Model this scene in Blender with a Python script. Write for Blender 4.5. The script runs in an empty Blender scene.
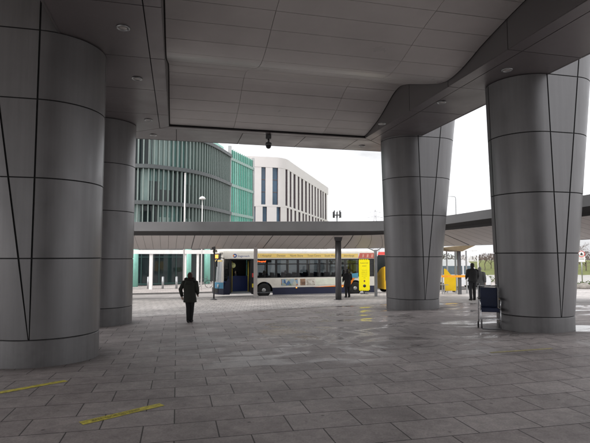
import bpy, bmesh, math, random
from math import sin, cos, tan, pi, radians, atan, atan2, hypot, sqrt, floor
from mathutils import Vector, Matrix
random.seed(7)
S = bpy.context.scene
COL = S.collection
# ------------------------------------------------------------------ camera constants
F = 490.0; PITCH = atan(33.5 / F); EYE = 2.15
A = radians(13.5)                     # yaw between the camera and the building grid
def gv(gx, gy):                       # building grid -> world
    return (gx * cos(A) - gy * sin(A), gx * sin(A) + gy * cos(A))
def sstep(a, b, x):
    t = min(1, max(0, (x - a) / (b - a))); return t * t * (3 - 2 * t)
def G(x, y):                          # height of the ground
    s = sstep(7, 12, y) * (1 - .8 * sstep(19, 30, y))
    z = .031 * min(14, max(-14, x)) * s
    t = min(45, max(15, y)) - 15
    return z - .026 * t
def ray(px, py):
    a = (px - 295) / F; b = (221.5 - py) / F
    return Vector((a, cos(PITCH) - b * sin(PITCH), sin(PITCH) + b * cos(PITCH)))
def at_depth(px, py, y):
    r = ray(px, py); t = y / r.y
    return Vector((r.x * t, y, EYE + r.z * t))
def on_ground(px, py):
    r = ray(px, py); t = 2.0
    for i in range(4000):
        p = r * t; p.z += EYE
        if p.z < G(p.x, p.y): return p
        t += .02
    return p
# ------------------------------------------------------------------ materials
MATS = {}
def nd(nt, typ, **kw):
    n = nt.nodes.new(typ)
    for k, v in kw.items():
        if k in n.inputs: n.inputs[k].default_value = v
        else: setattr(n, k, v)
    return n
def mat(name, col, rough=.6, metal=0., var=.12, scale=3., bump=0., bscale=60., spec=.5, coat=0., trans=0., emit=None, rvar=.1, stretch=None, island=0., streak=0.):
    if name in MATS: return MATS[name]
    m = bpy.data.materials.new(name); m.use_nodes = True; nt = m.node_tree
    b = nt.nodes['Principled BSDF']
    b.inputs['Roughness'].default_value = rough; b.inputs['Metallic'].default_value = metal
    b.inputs['Specular IOR Level'].default_value = spec; b.inputs['Coat Weight'].default_value = coat
    b.inputs['Transmission Weight'].default_value = trans
    tc = nd(nt, 'ShaderNodeTexCoord')
    mp = nd(nt, 'ShaderNodeMapping'); nt.links.new(tc.outputs['Object'], mp.inputs['Vector'])
    if stretch: mp.inputs['Scale'].default_value = stretch
    nz = nd(nt, 'ShaderNodeTexNoise', Scale=scale, Detail=6.0, Roughness=.6)
    nt.links.new(mp.outputs['Vector'], nz.inputs['Vector'])
    mr = nd(nt, 'ShaderNodeMapRange'); mr.inputs[1].default_value = .3; mr.inputs[2].default_value = .7
    mr.inputs[3].default_value = 1 - var; mr.inputs[4].default_value = 1 + var
    nt.links.new(nz.outputs['Fac'], mr.inputs[0])
    mx = nd(nt, 'ShaderNodeMix', data_type='RGBA', blend_type='MULTIPLY'); mx.inputs[0].default_value = 1
    mx.inputs[6].default_value = (*col, 1); nt.links.new(mr.outputs[0], mx.inputs[7])
    nt.links.new(mx.outputs[2], b.inputs['Base Color'])
    fac_out = mr.outputs[0]
    if island:
        ge = nd(nt, 'ShaderNodeNewGeometry'); mi_ = nd(nt, 'ShaderNodeMapRange'); mi_.inputs[3].default_value = 1 - island; mi_.inputs[4].default_value = 1 + island
        nt.links.new(ge.outputs['Random Per Island'], mi_.inputs[0])
        mm = nd(nt, 'ShaderNodeMath', operation='MULTIPLY'); nt.links.new(fac_out, mm.inputs[0]); nt.links.new(mi_.outputs[0], mm.inputs[1]); fac_out = mm.outputs[0]
    if streak:
        ms = nd(nt, 'ShaderNodeMapping'); ms.inputs['Scale'].default_value = (5, 5, .22); nt.links.new(tc.outputs['Object'], ms.inputs['Vector'])
        ns = nd(nt, 'ShaderNodeTexNoise', Scale=1.6, Detail=5.0, Roughness=.65); nt.links.new(ms.outputs[0], ns.inputs['Vector'])
        mq = nd(nt, 'ShaderNodeMapRange'); mq.inputs[1].default_value = .35; mq.inputs[2].default_value = .75; mq.inputs[3].default_value = 1 + streak * .4; mq.inputs[4].default_value = 1 - streak
        nt.links.new(ns.outputs['Fac'], mq.inputs[0])
        mm = nd(nt, 'ShaderNodeMath', operation='MULTIPLY'); nt.links.new(fac_out, mm.inputs[0]); nt.links.new(mq.outputs[0], mm.inputs[1]); fac_out = mm.outputs[0]
    nt.links.new(fac_out, mx.inputs[7])
    m2 = nd(nt, 'ShaderNodeMapRange'); m2.inputs[1].default_value = .3; m2.inputs[2].default_value = .7
    m2.inputs[3].default_value = max(0, rough - rvar); m2.inputs[4].default_value = min(1, rough + rvar)
    nt.links.new(nz.outputs['Fac'], m2.inputs[0]); nt.links.new(m2.outputs[0], b.inputs['Roughness'])
    if bump:
        n2 = nd(nt, 'ShaderNodeTexNoise', Scale=bscale, Detail=4.0)
        nt.links.new(tc.outputs['Object'], n2.inputs['Vector'])
        bp = nd(nt, 'ShaderNodeBump', Strength=bump, Distance=.02)
        nt.links.new(n2.outputs['Fac'], bp.inputs['Height']); nt.links.new(bp.outputs[0], b.inputs['Normal'])
    if emit:
        b.inputs['Emission Color'].default_value = (*emit[0], 1); b.inputs['Emission Strength'].default_value = emit[1]
    MATS[name] = m
    return m
def glass(name, col=(.8, .85, .85), rough=.02, alpha=.35):
    if name in MATS: return MATS[name]
    m = bpy.data.materials.new(name); m.use_nodes = True; nt = m.node_tree
    nt.nodes.clear(); out = nd(nt, 'ShaderNodeOutputMaterial')
    gl = nd(nt, 'ShaderNodeBsdfGlossy', Roughness=rough); tr = nd(nt, 'ShaderNodeBsdfTransparent')
    tr.inputs[0].default_value = (*col, 1)
    fr = nd(nt, 'ShaderNodeFresnel', IOR=1.5)
    tc = nd(nt, 'ShaderNodeTexCoord'); nz = nd(nt, 'ShaderNodeTexNoise', Scale=.7)
    nt.links.new(tc.outputs['Object'], nz.inputs['Vector'])
    bp = nd(nt, 'ShaderNodeBump', Strength=.05, Distance=.05); nt.links.new(nz.outputs['Fac'], bp.inputs['Height'])
    nt.links.new(bp.outputs[0], gl.inputs['Normal'])
    ad = nd(nt, 'ShaderNodeMath', operation='MULTIPLY'); ad.inputs[1].default_value = 1 + alpha
    nt.links.new(fr.outputs[0], ad.inputs[0])
    mx = nd(nt, 'ShaderNodeMixShader')
    nt.links.new(ad.outputs[0], mx.inputs[0]); nt.links.new(tr.outputs[0], mx.inputs[1]); nt.links.new(gl.outputs[0], mx.inputs[2])
    nt.links.new(mx.outputs[0], out.inputs[0]); MATS[name] = m
    return m

def paving_mat(name, c1, c2, mortar, bw, rh, msize, rot, wet=True, bumpd=.004):
    m = bpy.data.materials.new(name); m.use_nodes = True; nt = m.node_tree; b = nt.nodes['Principled BSDF']
    L = nt.links.new
    geo = nd(nt, 'ShaderNodeNewGeometry')
    mp = nd(nt, 'ShaderNodeMapping'); mp.inputs['Rotation'].default_value = (0, 0, rot)
    L(geo.outputs['Position'], mp.inputs['Vector'])
    br = nd(nt, 'ShaderNodeTexBrick', offset=.42, offset_frequency=2, squash=1.0)
    br.inputs['Color1'].default_value = (*c1, 1); br.inputs['Color2'].default_value = (*c2, 1)
    br.inputs['Mortar'].default_value = (*mortar, 1); br.inputs['Scale'].default_value = 1
    br.inputs['Mortar Size'].default_value = msize; br.inputs['Mortar Smooth'].default_value = .25
    br.inputs['Bias'].default_value = 0; br.inputs['Brick Width'].default_value = bw; br.inputs['Row Height'].default_value = rh
    L(mp.outputs[0], br.inputs['Vector'])
    big = nd(nt, 'ShaderNodeTexNoise', Scale=.55, Detail=6.0, Roughness=.65); L(geo.outputs['Position'], big.inputs['Vector'])
    fine = nd(nt, 'ShaderNodeTexNoise', Scale=38., Detail=5.0, Roughness=.7); L(geo.outputs['Position'], fine.inputs['Vector'])
    r1 = nd(nt, 'ShaderNodeMapRange'); r1.inputs[1].default_value = .3; r1.inputs[2].default_value = .7; r1.inputs[3].default_value = .68; r1.inputs[4].default_value = 1.25
    L(big.outputs['Fac'], r1.inputs[0])
    r2 = nd(nt, 'ShaderNodeMapRange'); r2.inputs[1].default_value = .25; r2.inputs[2].default_value = .75; r2.inputs[3].default_value = .72; r2.inputs[4].default_value = 1.28
    L(fine.outputs['Fac'], r2.inputs[0])
    midn = nd(nt, 'ShaderNodeTexNoise', Scale=5.5, Detail=7.0, Roughness=.7, Distortion=.6); L(geo.outputs['Position'], midn.inputs['Vector'])
    r3 = nd(nt, 'ShaderNodeMapRange'); r3.inputs[1].default_value = .32; r3.inputs[2].default_value = .68; r3.inputs[3].default_value = .80; r3.inputs[4].default_value = 1.18; L(midn.outputs['Fac'], r3.inputs[0])
    mu0 = nd(nt, 'ShaderNodeMath', operation='MULTIPLY'); L(r1.outputs[0], mu0.inputs[0]); L(r3.outputs[0], mu0.inputs[1])
    mu = nd(nt, 'ShaderNodeMath', operation='MULTIPLY'); L(mu0.outputs[0], mu.inputs[0]); L(r2.outputs[0], mu.inputs[1])
    # small dark specks (chewing gum, dirt)
    vo = nd(nt, 'ShaderNodeTexVoronoi', Scale=2.3); L(geo.outputs['Position'], vo.inputs['Vector'])
    sp = nd(nt, 'ShaderNodeMapRange'); sp.inputs[1].default_value = .04; sp.inputs[2].default_value = .075; sp.inputs[3].default_value = .45; sp.inputs[4].default_value = 1
    L(vo.outputs['Distance'], sp.inputs[0])
    mu2 = nd(nt, 'ShaderNodeMath', operation='MULTIPLY'); L(mu.outputs[0], mu2.inputs[0]); L(sp.outputs[0], mu2.inputs[1])
    mx = nd(nt, 'ShaderNodeMix', data_type='RGBA', blend_type='MULTIPLY'); mx.inputs[0].default_value = 1
    L(br.outputs['Color'], mx.inputs[6]); L(mu2.outputs[0], mx.inputs[7])
    col = mx.outputs[2]
    rough = .62
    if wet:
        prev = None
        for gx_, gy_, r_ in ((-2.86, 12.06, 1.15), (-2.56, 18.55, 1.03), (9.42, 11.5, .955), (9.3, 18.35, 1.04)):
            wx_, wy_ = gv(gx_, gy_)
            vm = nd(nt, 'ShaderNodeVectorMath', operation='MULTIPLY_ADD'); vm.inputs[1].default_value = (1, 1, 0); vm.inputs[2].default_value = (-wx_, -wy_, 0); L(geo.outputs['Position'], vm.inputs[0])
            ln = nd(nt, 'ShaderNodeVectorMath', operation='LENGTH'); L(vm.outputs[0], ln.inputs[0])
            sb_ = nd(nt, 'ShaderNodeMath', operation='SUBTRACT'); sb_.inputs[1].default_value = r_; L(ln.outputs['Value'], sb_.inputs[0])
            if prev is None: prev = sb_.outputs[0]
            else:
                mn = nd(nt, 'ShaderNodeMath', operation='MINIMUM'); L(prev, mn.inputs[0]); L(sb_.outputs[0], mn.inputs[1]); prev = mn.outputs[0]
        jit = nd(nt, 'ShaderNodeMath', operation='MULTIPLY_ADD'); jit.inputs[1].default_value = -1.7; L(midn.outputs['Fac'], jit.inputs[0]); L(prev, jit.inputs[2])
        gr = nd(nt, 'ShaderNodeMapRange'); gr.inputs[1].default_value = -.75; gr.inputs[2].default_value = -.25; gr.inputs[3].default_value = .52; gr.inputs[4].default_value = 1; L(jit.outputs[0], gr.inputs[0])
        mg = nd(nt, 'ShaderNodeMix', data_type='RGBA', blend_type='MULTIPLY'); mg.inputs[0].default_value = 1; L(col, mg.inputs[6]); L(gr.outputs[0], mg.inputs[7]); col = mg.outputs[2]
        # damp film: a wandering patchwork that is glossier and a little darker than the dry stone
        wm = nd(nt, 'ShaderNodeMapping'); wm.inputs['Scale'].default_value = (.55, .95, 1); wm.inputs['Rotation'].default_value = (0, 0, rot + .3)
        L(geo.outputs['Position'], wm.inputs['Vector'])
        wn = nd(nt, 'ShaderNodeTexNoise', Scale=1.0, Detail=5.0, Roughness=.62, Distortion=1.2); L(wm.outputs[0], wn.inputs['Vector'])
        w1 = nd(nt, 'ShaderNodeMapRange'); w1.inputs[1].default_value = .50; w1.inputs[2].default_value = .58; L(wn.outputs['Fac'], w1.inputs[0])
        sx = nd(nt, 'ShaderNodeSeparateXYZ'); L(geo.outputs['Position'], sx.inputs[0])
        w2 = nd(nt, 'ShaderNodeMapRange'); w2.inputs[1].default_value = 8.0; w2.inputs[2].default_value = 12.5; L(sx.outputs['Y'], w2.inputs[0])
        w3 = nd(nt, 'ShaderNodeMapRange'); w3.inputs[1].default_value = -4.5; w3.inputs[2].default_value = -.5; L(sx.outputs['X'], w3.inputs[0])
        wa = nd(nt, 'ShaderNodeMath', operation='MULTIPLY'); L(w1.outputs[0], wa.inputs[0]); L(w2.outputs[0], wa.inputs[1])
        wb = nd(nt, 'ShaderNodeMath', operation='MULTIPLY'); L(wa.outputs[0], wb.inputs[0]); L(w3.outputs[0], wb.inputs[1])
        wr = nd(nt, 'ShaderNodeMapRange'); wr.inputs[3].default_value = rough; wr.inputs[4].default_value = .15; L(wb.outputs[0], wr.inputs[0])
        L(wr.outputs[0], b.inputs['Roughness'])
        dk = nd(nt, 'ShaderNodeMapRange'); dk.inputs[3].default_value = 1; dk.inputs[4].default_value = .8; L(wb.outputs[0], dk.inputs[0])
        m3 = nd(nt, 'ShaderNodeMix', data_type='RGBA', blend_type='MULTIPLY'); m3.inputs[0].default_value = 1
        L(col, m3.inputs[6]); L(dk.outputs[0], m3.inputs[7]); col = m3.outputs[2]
    else:
        b.inputs['Roughness'].default_value = .7
    L(col, b.inputs['Base Color'])
    inv = nd(nt, 'ShaderNodeMath', operation='SUBTRACT'); inv.inputs[0].default_value = 1; L(br.outputs['Fac'], inv.inputs[1])
    ad = nd(nt, 'ShaderNodeMath', operation='MULTIPLY_ADD'); ad.inputs[1].default_value = .12; L(fine.outputs['Fac'], ad.inputs[0]); L(inv.outputs[0], ad.inputs[2])
    bp = nd(nt, 'ShaderNodeBump', Strength=.7, Distance=bumpd); L(ad.outputs[0], bp.inputs['Height']); L(bp.outputs[0], b.inputs['Normal'])
    return m

# ------------------------------------------------------------------ mesh builder
class MB:
    def __init__(s): s.v = []; s.f = []; s.mi = []; s.sm = []
    def add(s, vs, fs, mi=0, smooth=False):
        o = len(s.v); s.v += [tuple(p) for p in vs]
        for f in fs: s.f.append(tuple(i + o for i in f)); s.mi.append(mi); s.sm.append(smooth)
        return s
    def quad(s, a, b, c, d, mi=0, smooth=False): return s.add([a, b, c, d], [(0, 1, 2, 3)], mi, smooth)
    def box(s, x0, x1, y0, y1, z0, z1, mi=0, M=None, bev=0.):
        if bev:
            bm = bmesh.new(); bmesh.ops.create_cube(bm, size=1)
            bmesh.ops.scale(bm, verts=bm.verts, vec=(x1 - x0, y1 - y0, z1 - z0))
            bmesh.ops.translate(bm, verts=bm.verts, vec=((x0 + x1) / 2, (y0 + y1) / 2, (z0 + z1) / 2))
            bmesh.ops.bevel(bm, geom=bm.edges[:], offset=bev, segments=2, affect='EDGES', profile=.5)
            vs = [tuple(v.co) for v in bm.verts]; bm.verts.index_update()
            fs = [tuple(v.index for v in f.verts) for f in bm.faces]; bm.free()
        else:
            vs = [(x0, y0, z0), (x1, y0, z0), (x1, y1, z0), (x0, y1, z0), (x0, y0, z1), (x1, y0, z1), (x1, y1, z1), (x0, y1, z1)]
            fs = [(0, 3, 2, 1), (4, 5, 6, 7), (0, 1, 5, 4), (1, 2, 6, 5), (2, 3, 7, 6), (3, 0, 4, 7)]
        if M is not None: vs = [M @ Vector(p) for p in vs]
        return s.add(vs, fs, mi)
    def tube(s, pts, rad, n=10, mi=0, caps=True, smooth=True, flat=1.0):
        pts = [Vector(p) for p in pts]
        if not hasattr(rad, '__len__'): rad = [rad] * len(pts)
        vs = []; fs = []
        up = None
        for i, p in enumerate(pts):
            d = (pts[min(i + 1, len(pts) - 1)] - pts[max(i - 1, 0)]).normalized()
            if up is None: up = Vector((0, 0, 1)) if abs(d.z) < .9 else Vector((0, 1, 0))
            a = d.cross(up).normalized(); b = a.cross(d).normalized(); up = b
            for k in range(n):
                t = 2 * pi * k / n
                vs.append(p + a * cos(t) * rad[i] + b * sin(t) * rad[i] * flat)
        for i in range(len(pts) - 1):
            for k in range(n):
                fs.append((i * n + k, i * n + (k + 1) % n, (i + 1) * n + (k + 1) % n, (i + 1) * n + k))
        s.add(vs, fs, mi, smooth)
        if caps:
            o = len(s.v) - len(vs)
            s.f.append(tuple(o + k for k in range(n))[::-1]); s.mi.append(mi); s.sm.append(False)
            s.f.append(tuple(o + (len(pts) - 1) * n + k for k in range(n))); s.mi.append(mi); s.sm.append(False)
        return s
    def lathe(s, prof, c=(0, 0, 0), n=20, mi=0, smooth=True, sx=1., sy=1., caps=True):
        vs = []; fs = []
        for r, z in prof:
            for k in range(n):
                t = 2 * pi * k / n; vs.append((c[0] + r * cos(t) * sx, c[1] + r * sin(t) * sy, c[2] + z))
        for i in range(len(prof) - 1):
            for k in range(n):
                fs.append((i * n + k, i * n + (k + 1) % n, (i + 1) * n + (k + 1) % n, (i + 1) * n + k))
        if caps:
            fs.append(tuple(range(n))[::-1]); fs.append(tuple((len(prof) - 1) * n + k for k in range(n)))
        return s.add(vs, fs, mi, smooth)
    def prism(s, poly, y0, y1, mi=0, axis='y', M=None):          # polygon in (x,z) extruded along y
        n = len(poly)
        if axis == 'y': vs = [(p[0], y0, p[1]) for p in poly] + [(p[0], y1, p[1]) for p in poly]
        elif axis == 'x': vs = [(y0, p[0], p[1]) for p in poly] + [(y1, p[0], p[1]) for p in poly]
        else: vs = [(p[0], p[1], y0) for p in poly] + [(p[0], p[1], y1) for p in poly]
        if M is not None: vs = [M @ Vector(p) for p in vs]
        fs = [tuple(range(n)), tuple(range(2 * n - 1, n - 1, -1))] + [(i, i + n, (i + 1) % n + n, (i + 1) % n) for i in range(n)]
        return s.add(vs, fs, mi)
    def ball(s, c, r, n=12, mi=0, sx=1, sy=1, sz=1):
        prof = [(max(.001, r * sin(pi * i / n)), -r * cos(pi * i / n) * sz) for i in range(n + 1)]
        return s.lathe(prof, c, n + 4, mi, True, sx, sy)
    def build(s, name, mats, parent=None, loc=None, fix=True):
        me = bpy.data.meshes.new(name)
        me.from_pydata(s.v, [], s.f); me.update()
        if not isinstance(mats, (list, tuple)): mats = [mats]
        for m in mats: me.materials.append(m)
        for p, i, sm in zip(me.polygons, s.mi, s.sm): p.material_index = i; p.use_smooth = sm
        if fix:
            bm = bmesh.new(); bm.from_mesh(me); bmesh.ops.recalc_face_normals(bm, faces=bm.faces); bm.to_mesh(me); bm.free()
        o = bpy.data.objects.new(name, me); COL.objects.link(o)
        if parent: o.parent = parent
        if loc: o.location = loc
        return o
def tag(o, label, cat, group=None, kind=None):
    if label: o['label'] = label
    if cat: o['category'] = cat
    if group: o['group'] = group
    if kind: o['kind'] = kind
    return o
def thing(name, label, cat, loc=(0, 0, 0), rz=0., group=None):
    o = bpy.data.objects.new(name, None); COL.objects.link(o); o.empty_display_size = .2
    o.location = loc; o.rotation_euler = (0, 0, rz)
    return tag(o, label, cat, group)
def structure(o): o['kind'] = 'structure'; return o
def copy_tree(o, parent=None):
    c = o.copy(); COL.objects.link(c)
    if parent: c.parent = parent
    for ch in [k for k in bpy.data.objects if k.parent == o]: copy_tree(ch, c)
    return c
def text_obj(name, body, size, M, m, parent, align='LEFT', extrude=.002, sx=1.0):
    cu = bpy.data.curves.new(name, 'FONT'); cu.body = body; cu.size = size; cu.extrude = extrude; cu.align_x = align; cu.resolution_u = 2
    tmp = bpy.data.objects.new(name, cu); COL.objects.link(tmp)
    dg = bpy.context.evaluated_depsgraph_get(); me = bpy.data.meshes.new_from_object(tmp.evaluated_get(dg))
    bpy.data.objects.remove(tmp); me.transform(M @ Matrix.Diagonal((sx, 1, 1, 1))); me.name = name
    me.materials.clear(); me.materials.append(m)
    o = bpy.data.objects.new(name, me); COL.objects.link(o); o.parent = parent
    return o
def frame(origin, xdir, up):                # text plane: local x, local y -> world
    x = Vector(xdir).normalized(); y = Vector(up).normalized(); z = x.cross(y)
    M = Matrix((x, y, z)).transposed().to_4x4(); M.translation = Vector(origin); return M

# ------------------------------------------------------------------ palette
alu = mat('brushed_aluminium_panel', (.21, .206, .21), .42, .55, .07, 1.2, 0, rvar=.08, island=.045, streak=.10)
alu_plinth = mat('plinth_metal', (.175, .17, .172), .55, .45, .16, 3, streak=.15)
joint = mat('dark_joint', (.012, .012, .013), .8)
soffit_m = mat('soffit_panel_grey', (.18, .163, .168), .40, .4, .06, .8, island=.05)
fascia_m = mat('fascia_panel_grey', (.145, .136, .138), .5, .3, .06, .8)
ceil_m = mat('ceiling_plank_grey', (.50, .475, .465), .36, .05, .08, .7, island=.035)
steel = mat('dark_grey_steel', (.10, .10, .105), .45, .4, .1)
galv = mat('galvanised_steel', (.42, .43, .44), .4, .8, .15, 8)
white_p = mat('white_paint', (.78, .77, .75), .45, 0, .06)
black_p = mat('black_plastic', (.02, .02, .022), .5)
rubber = mat('tyre_rubber', (.018, .018, .019), .85)
chrome = mat('polished_tube', (.62, .63, .65), .22, .9, .05)
yellow_p = mat('yellow_paint', (.80, .52, .02), .45, 0, .08)
# ------------------------------------------------------------------ ground sheets
def sheet(name, xs, ys, m, dz=0., f=None, inside=None):
    b = MB(); f = f or G; nx = len(xs)
    vs = [(x, y, f(x, y) + dz) for y in ys for x in xs]
    fs = []
    for j in range(len(ys) - 1):
        for i in range(nx - 1): fs.append((j * nx + i, j * nx + i + 1, (j + 1) * nx + i + 1, (j + 1) * nx + i))
    b.add(vs, fs, 0, True)
    return structure(b.build(name, m))
def rng(a, b, st): n = max(1, round((b - a) / st)); return [a + (b - a) * i / n for i in range(n + 1)]
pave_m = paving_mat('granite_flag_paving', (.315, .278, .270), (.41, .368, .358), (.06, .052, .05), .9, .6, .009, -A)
sett_m = paving_mat('pale_sett_paving', (.39, .365, .355), (.46, .435, .42), (.27, .255, .25), .3, .6, .018, -radians(4), wet=False)
asphalt = mat('pale_worn_asphalt', (.27, .25, .24), .8, 0, .2, 1.5, .4, 150)
far_pave = paving_mat('pink_block_paving', (.37, .33, .315), (.43, .39, .37), (.25, .22, .21), .4, .4, .012, -radians(15), wet=False)
RO = Vector((-4.46, 30.62, 0)); RA = radians(18)
def rd(u, n): return (RO.x + u * cos(RA) - n * sin(RA), RO.y + u * sin(RA) + n * cos(RA))
def rinv(x, y):
    dx, dy = x - RO.x, y - RO.y; return dx * cos(RA) + dy * sin(RA), -dx * sin(RA) + dy * cos(RA)
# base terrain far out to the horizon
far = [-900, -300, -120, -60, -40] ; xs = far + rng(-30, 30, 2.0) + [40, 60, 120, 300, 900]
ys = [-300, -100, -40] + rng(-20, 60, 2.0) + [80, 120, 200, 400, 1200]
earth = mat('pale_concrete_ground', (.36, .35, .335), .9, 0, .15, .2)
sheet('ground', xs, ys, earth, -.22)
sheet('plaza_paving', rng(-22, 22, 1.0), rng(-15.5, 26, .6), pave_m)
def rsheet(name, us, ns, m, dz):
    b = MB(); nu = len(us); vs = []; fs = []
    for n in ns:
        for u in us: x, y = rd(u, n); vs.append((x, y, G(x, y) + dz))
    for j in range(len(ns) - 1):
        for i in range(nu - 1): fs.append((j * nu + i, j * nu + i + 1, (j + 1) * nu + i + 1, (j + 1) * nu + i))
    b.add(vs, fs, 0, True); return structure(b.build(name, m))
# sett strip between the plaza and the kerb
b = MB(); xs = rng(-30, 30, 1.5); rows = []
for x in xs:
    u = (x - RO.x) / cos(RA); yk = RO.y + u * sin(RA) - .32 / cos(RA)
    yk = max(yk, 21.0)
    y0_ = min(25.2, max(19.4, 19.4 + .30 * (x + 7))); y0_ = y0_ if x < 6 else max(18.5, 23.3 - .9 * (x - 6))
    rows.append([y0_ + (yk - y0_) * t / 8 for t in range(9)])
vs = [(x, y, G(x, y) + .006) for x, r in zip(xs, rows) for y in r]; fs = []
for i in range(len(xs) - 1):
    for j in range(8): fs.append((i * 9 + j, (i + 1) * 9 + j, (i + 1) * 9 + j + 1, i * 9 + j + 1))
b.add(vs, fs, 0, True); structure(b.build('sett_paving', sett_m))
# kerb, road, far kerb and far pavement follow the road frame
us = rng(-20, 36, 1.5)
kerb_m = mat('shade_toned_kerb', (.15, .145, .14), .7, 0, .15, 6)  # kerb edge shadow put into the dark base colour
def kerb(n0, n1, dz0, dz1, name):
    b = MB()
    for i in range(len(us) - 1):
        p = [rd(us[i], n0), rd(us[i + 1], n0), rd(us[i + 1], n1), rd(us[i], n1)]
        z = [G(*q) for q in p]
        vs = [(q[0], q[1], zz + dz0) for q, zz in zip(p, z)] + [(q[0], q[1], zz + dz1) for q, zz in zip(p, z)]
        b.add(vs, [(0, 3, 2, 1), (4, 5, 6, 7), (0, 1, 5, 4), (1, 2, 6, 5), (2, 3, 7, 6), (3, 0, 4, 7)])
    return structure(b.build(name, kerb_m))
kerb(-.31, -.12, -.2, .006, 'kerb')
rsheet('road', us, rng(-.12, 7.0, .9), asphalt, -.11)
kerb(7.0, 7.2, -.2, .006, 'far_kerb')
rsheet('far_pavement', us, rng(7.2, 26, 1.5), far_pave, .0)
line_m = mat('road_line_paint', (.75, .73, .66), .6, 0, .2, 20)
b = MB()
for u in rng(-18, 30, 3.0):
    p = [rd(u, 3.75), rd(u + 1.6, 3.75), rd(u + 1.6, 3.87), rd(u, 3.87)]
    b.quad(*[(q[0], q[1], G(*q) - .105) for q in p])
structure(b.build('road_marking', line_m))

# ------------------------------------------------------------------ the building above us
SZ = 6.85
bldg = thing('overhead_building', 'grey metal panelled building overhang spanning the plaza between the round columns', 'building', (0, 0, 0), A)
def part(name, mb, m, parent=None): return mb.build(name, m, parent or bldg)
XL0, XL1, XR0, XR1 = -2.5, -.36, 7.3, 9.3
YB0, YB1, YF = 18.3, 20.5, -16.0
prof = [(18.3, 6.93), (17.9, 6.98), (16.83, 7.25), (16.2, 7.5), (15.6, 7.76), (15.2, 7.85), (14.9, 7.85), (14.35, 7.71), (13.5, 7.42), (12.6, 7.12), (12.2, 7.03), (11.9, 7.01), (11.36, 7.08), (10.9, 7.2), (10.44, 7.34), (9.6, 7.53), (8.8, 7.68), (8.0, 7.8), (7.0, 7.88), (6.0, 7.9), (5, 7.85), (4, 7.75), (2.5, 7.5), (1.2, 7.3), (0, 7.2), (-2, 7.3), (-4, 7.5), (-6, 7.7), (-9, 7.75), (-12, 7.4), (-14, 7.2), (-16, 7.3)]
def zc(y):
    P = prof
    if y >= P[0][0]: return P[0][1]
    for i in range(len(P) - 1):
        if P[i + 1][0] <= y <= P[i][0]:
            # Catmull-Rom through the neighbours
            p0 = P[max(i - 1, 0)]; p1 = P[i]; p2 = P[i + 1]; p3 = P[min(i + 2, len(P) - 1)]
            h = p2[0] - p1[0]; t = (y - p1[0]) / h
            m1 = (p2[1] - p0[1]) / (p2[0] - p0[0]) if p2[0] != p0[0] else 0
            m2 = (p3[1] - p1[1]) / (p3[0] - p1[0]) if p3[0] != p1[0] else 0
            return (2*t**3 - 3*t*t + 1)*p1[1] + (t**3 - 2*t*t + t)*h*m1 + (-2*t**3 + 3*t*t)*p2[1] + (t**3 - t*t)*h*m2
    return P[-1][1]
# wave ceiling of planks
c = MB(); y = YB0 - .02; step = .585; gap = .0085; xj = [XL1 + .03, 2.0, 5.5, XR0 - .03]
while y > YF:
    y2 = y - step
    for i in range(3):
        x0, x1 = xj[i] + gap * .6, xj[i + 1] - gap * .6
        seg = [y - gap - (step - 2 * gap) * k / 4 for k in range(5)]
        jit = random.uniform(-.003, .003)
        vs = [(x, yy, zc(yy) + jit) for yy in seg for x in (x0, x1)] + [(x, yy, zc(yy) + .03) for yy in seg for x in (x0, x1)]
        fs = [(2 * k, 2 * k + 1, 2 * k + 3, 2 * k + 2) for k in range(4)] + [(0, 1, 11, 10), (8, 18, 19, 9)] + [(2 * k, 2 * k + 2, 12 + 2 * k, 10 + 2 * k) for k in range(4)] + [(2 * k + 1, 11 + 2 * k, 13 + 2 * k, 2 * k + 3) for k in range(4)]
        c.add(vs, fs)
    y = y2
part('ceiling_planks', c, ceil_m)
c = MB(); seg = rng(YF, YB0 + .3, .3)
for a_, b_ in zip(seg[:-1], seg[1:]): c.quad((XL1 - .1, a_, zc(a_) + .035), (XR0 + .1, a_, zc(a_) + .035), (XR0 + .1, b_, zc(b_) + .035), (XL1 - .1, b_, zc(b_) + .035))
part('ceiling_backing', c, mat('ceiling_gap_grey', (.05, .047, .045), .8))
# side fascias that close the wave
def fascia(x, th, name, joints):
    c = MB(); js = [YF] + joints + [YB0]
    for a_, b_ in zip(js[:-1], js[1:]):
        ss = rng(a_ + .012, b_ - .012, .25)
        lo = [(x, s_, SZ + .012) for s_ in ss]; hi = [(x, s_, zc(s_) + .02) for s_ in ss]
        n = len(ss); vs = lo + hi + [(p[0] + th, p[1], p[2]) for p in lo + hi]
        fs = []
        for i in range(n - 1):
            fs += [(i, i + 1, n + i + 1, n + i), (2 * n + i, 3 * n + i, 3 * n + i + 1, 2 * n + i + 1), (i, 2 * n + i, 2 * n + i + 1, i + 1)]
        fs += [(0, n, 3 * n, 2 * n), (n - 1, 3 * n - 1, 4 * n - 1, 2 * n - 1)]
        c.add(vs, fs)
    part(name, c, fascia_m)
JY = [-13.6, -11.05, -8.5, -5.95, -3.4, -.85, 1.7, 4.3, 6.9, 9.5, 12.05, 14.4, 16.9]
fascia(XR0, .06, 'fascia', JY); fascia(XL1, -.06, 'fascia', [y_ - .12 for y_ in JY])
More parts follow.
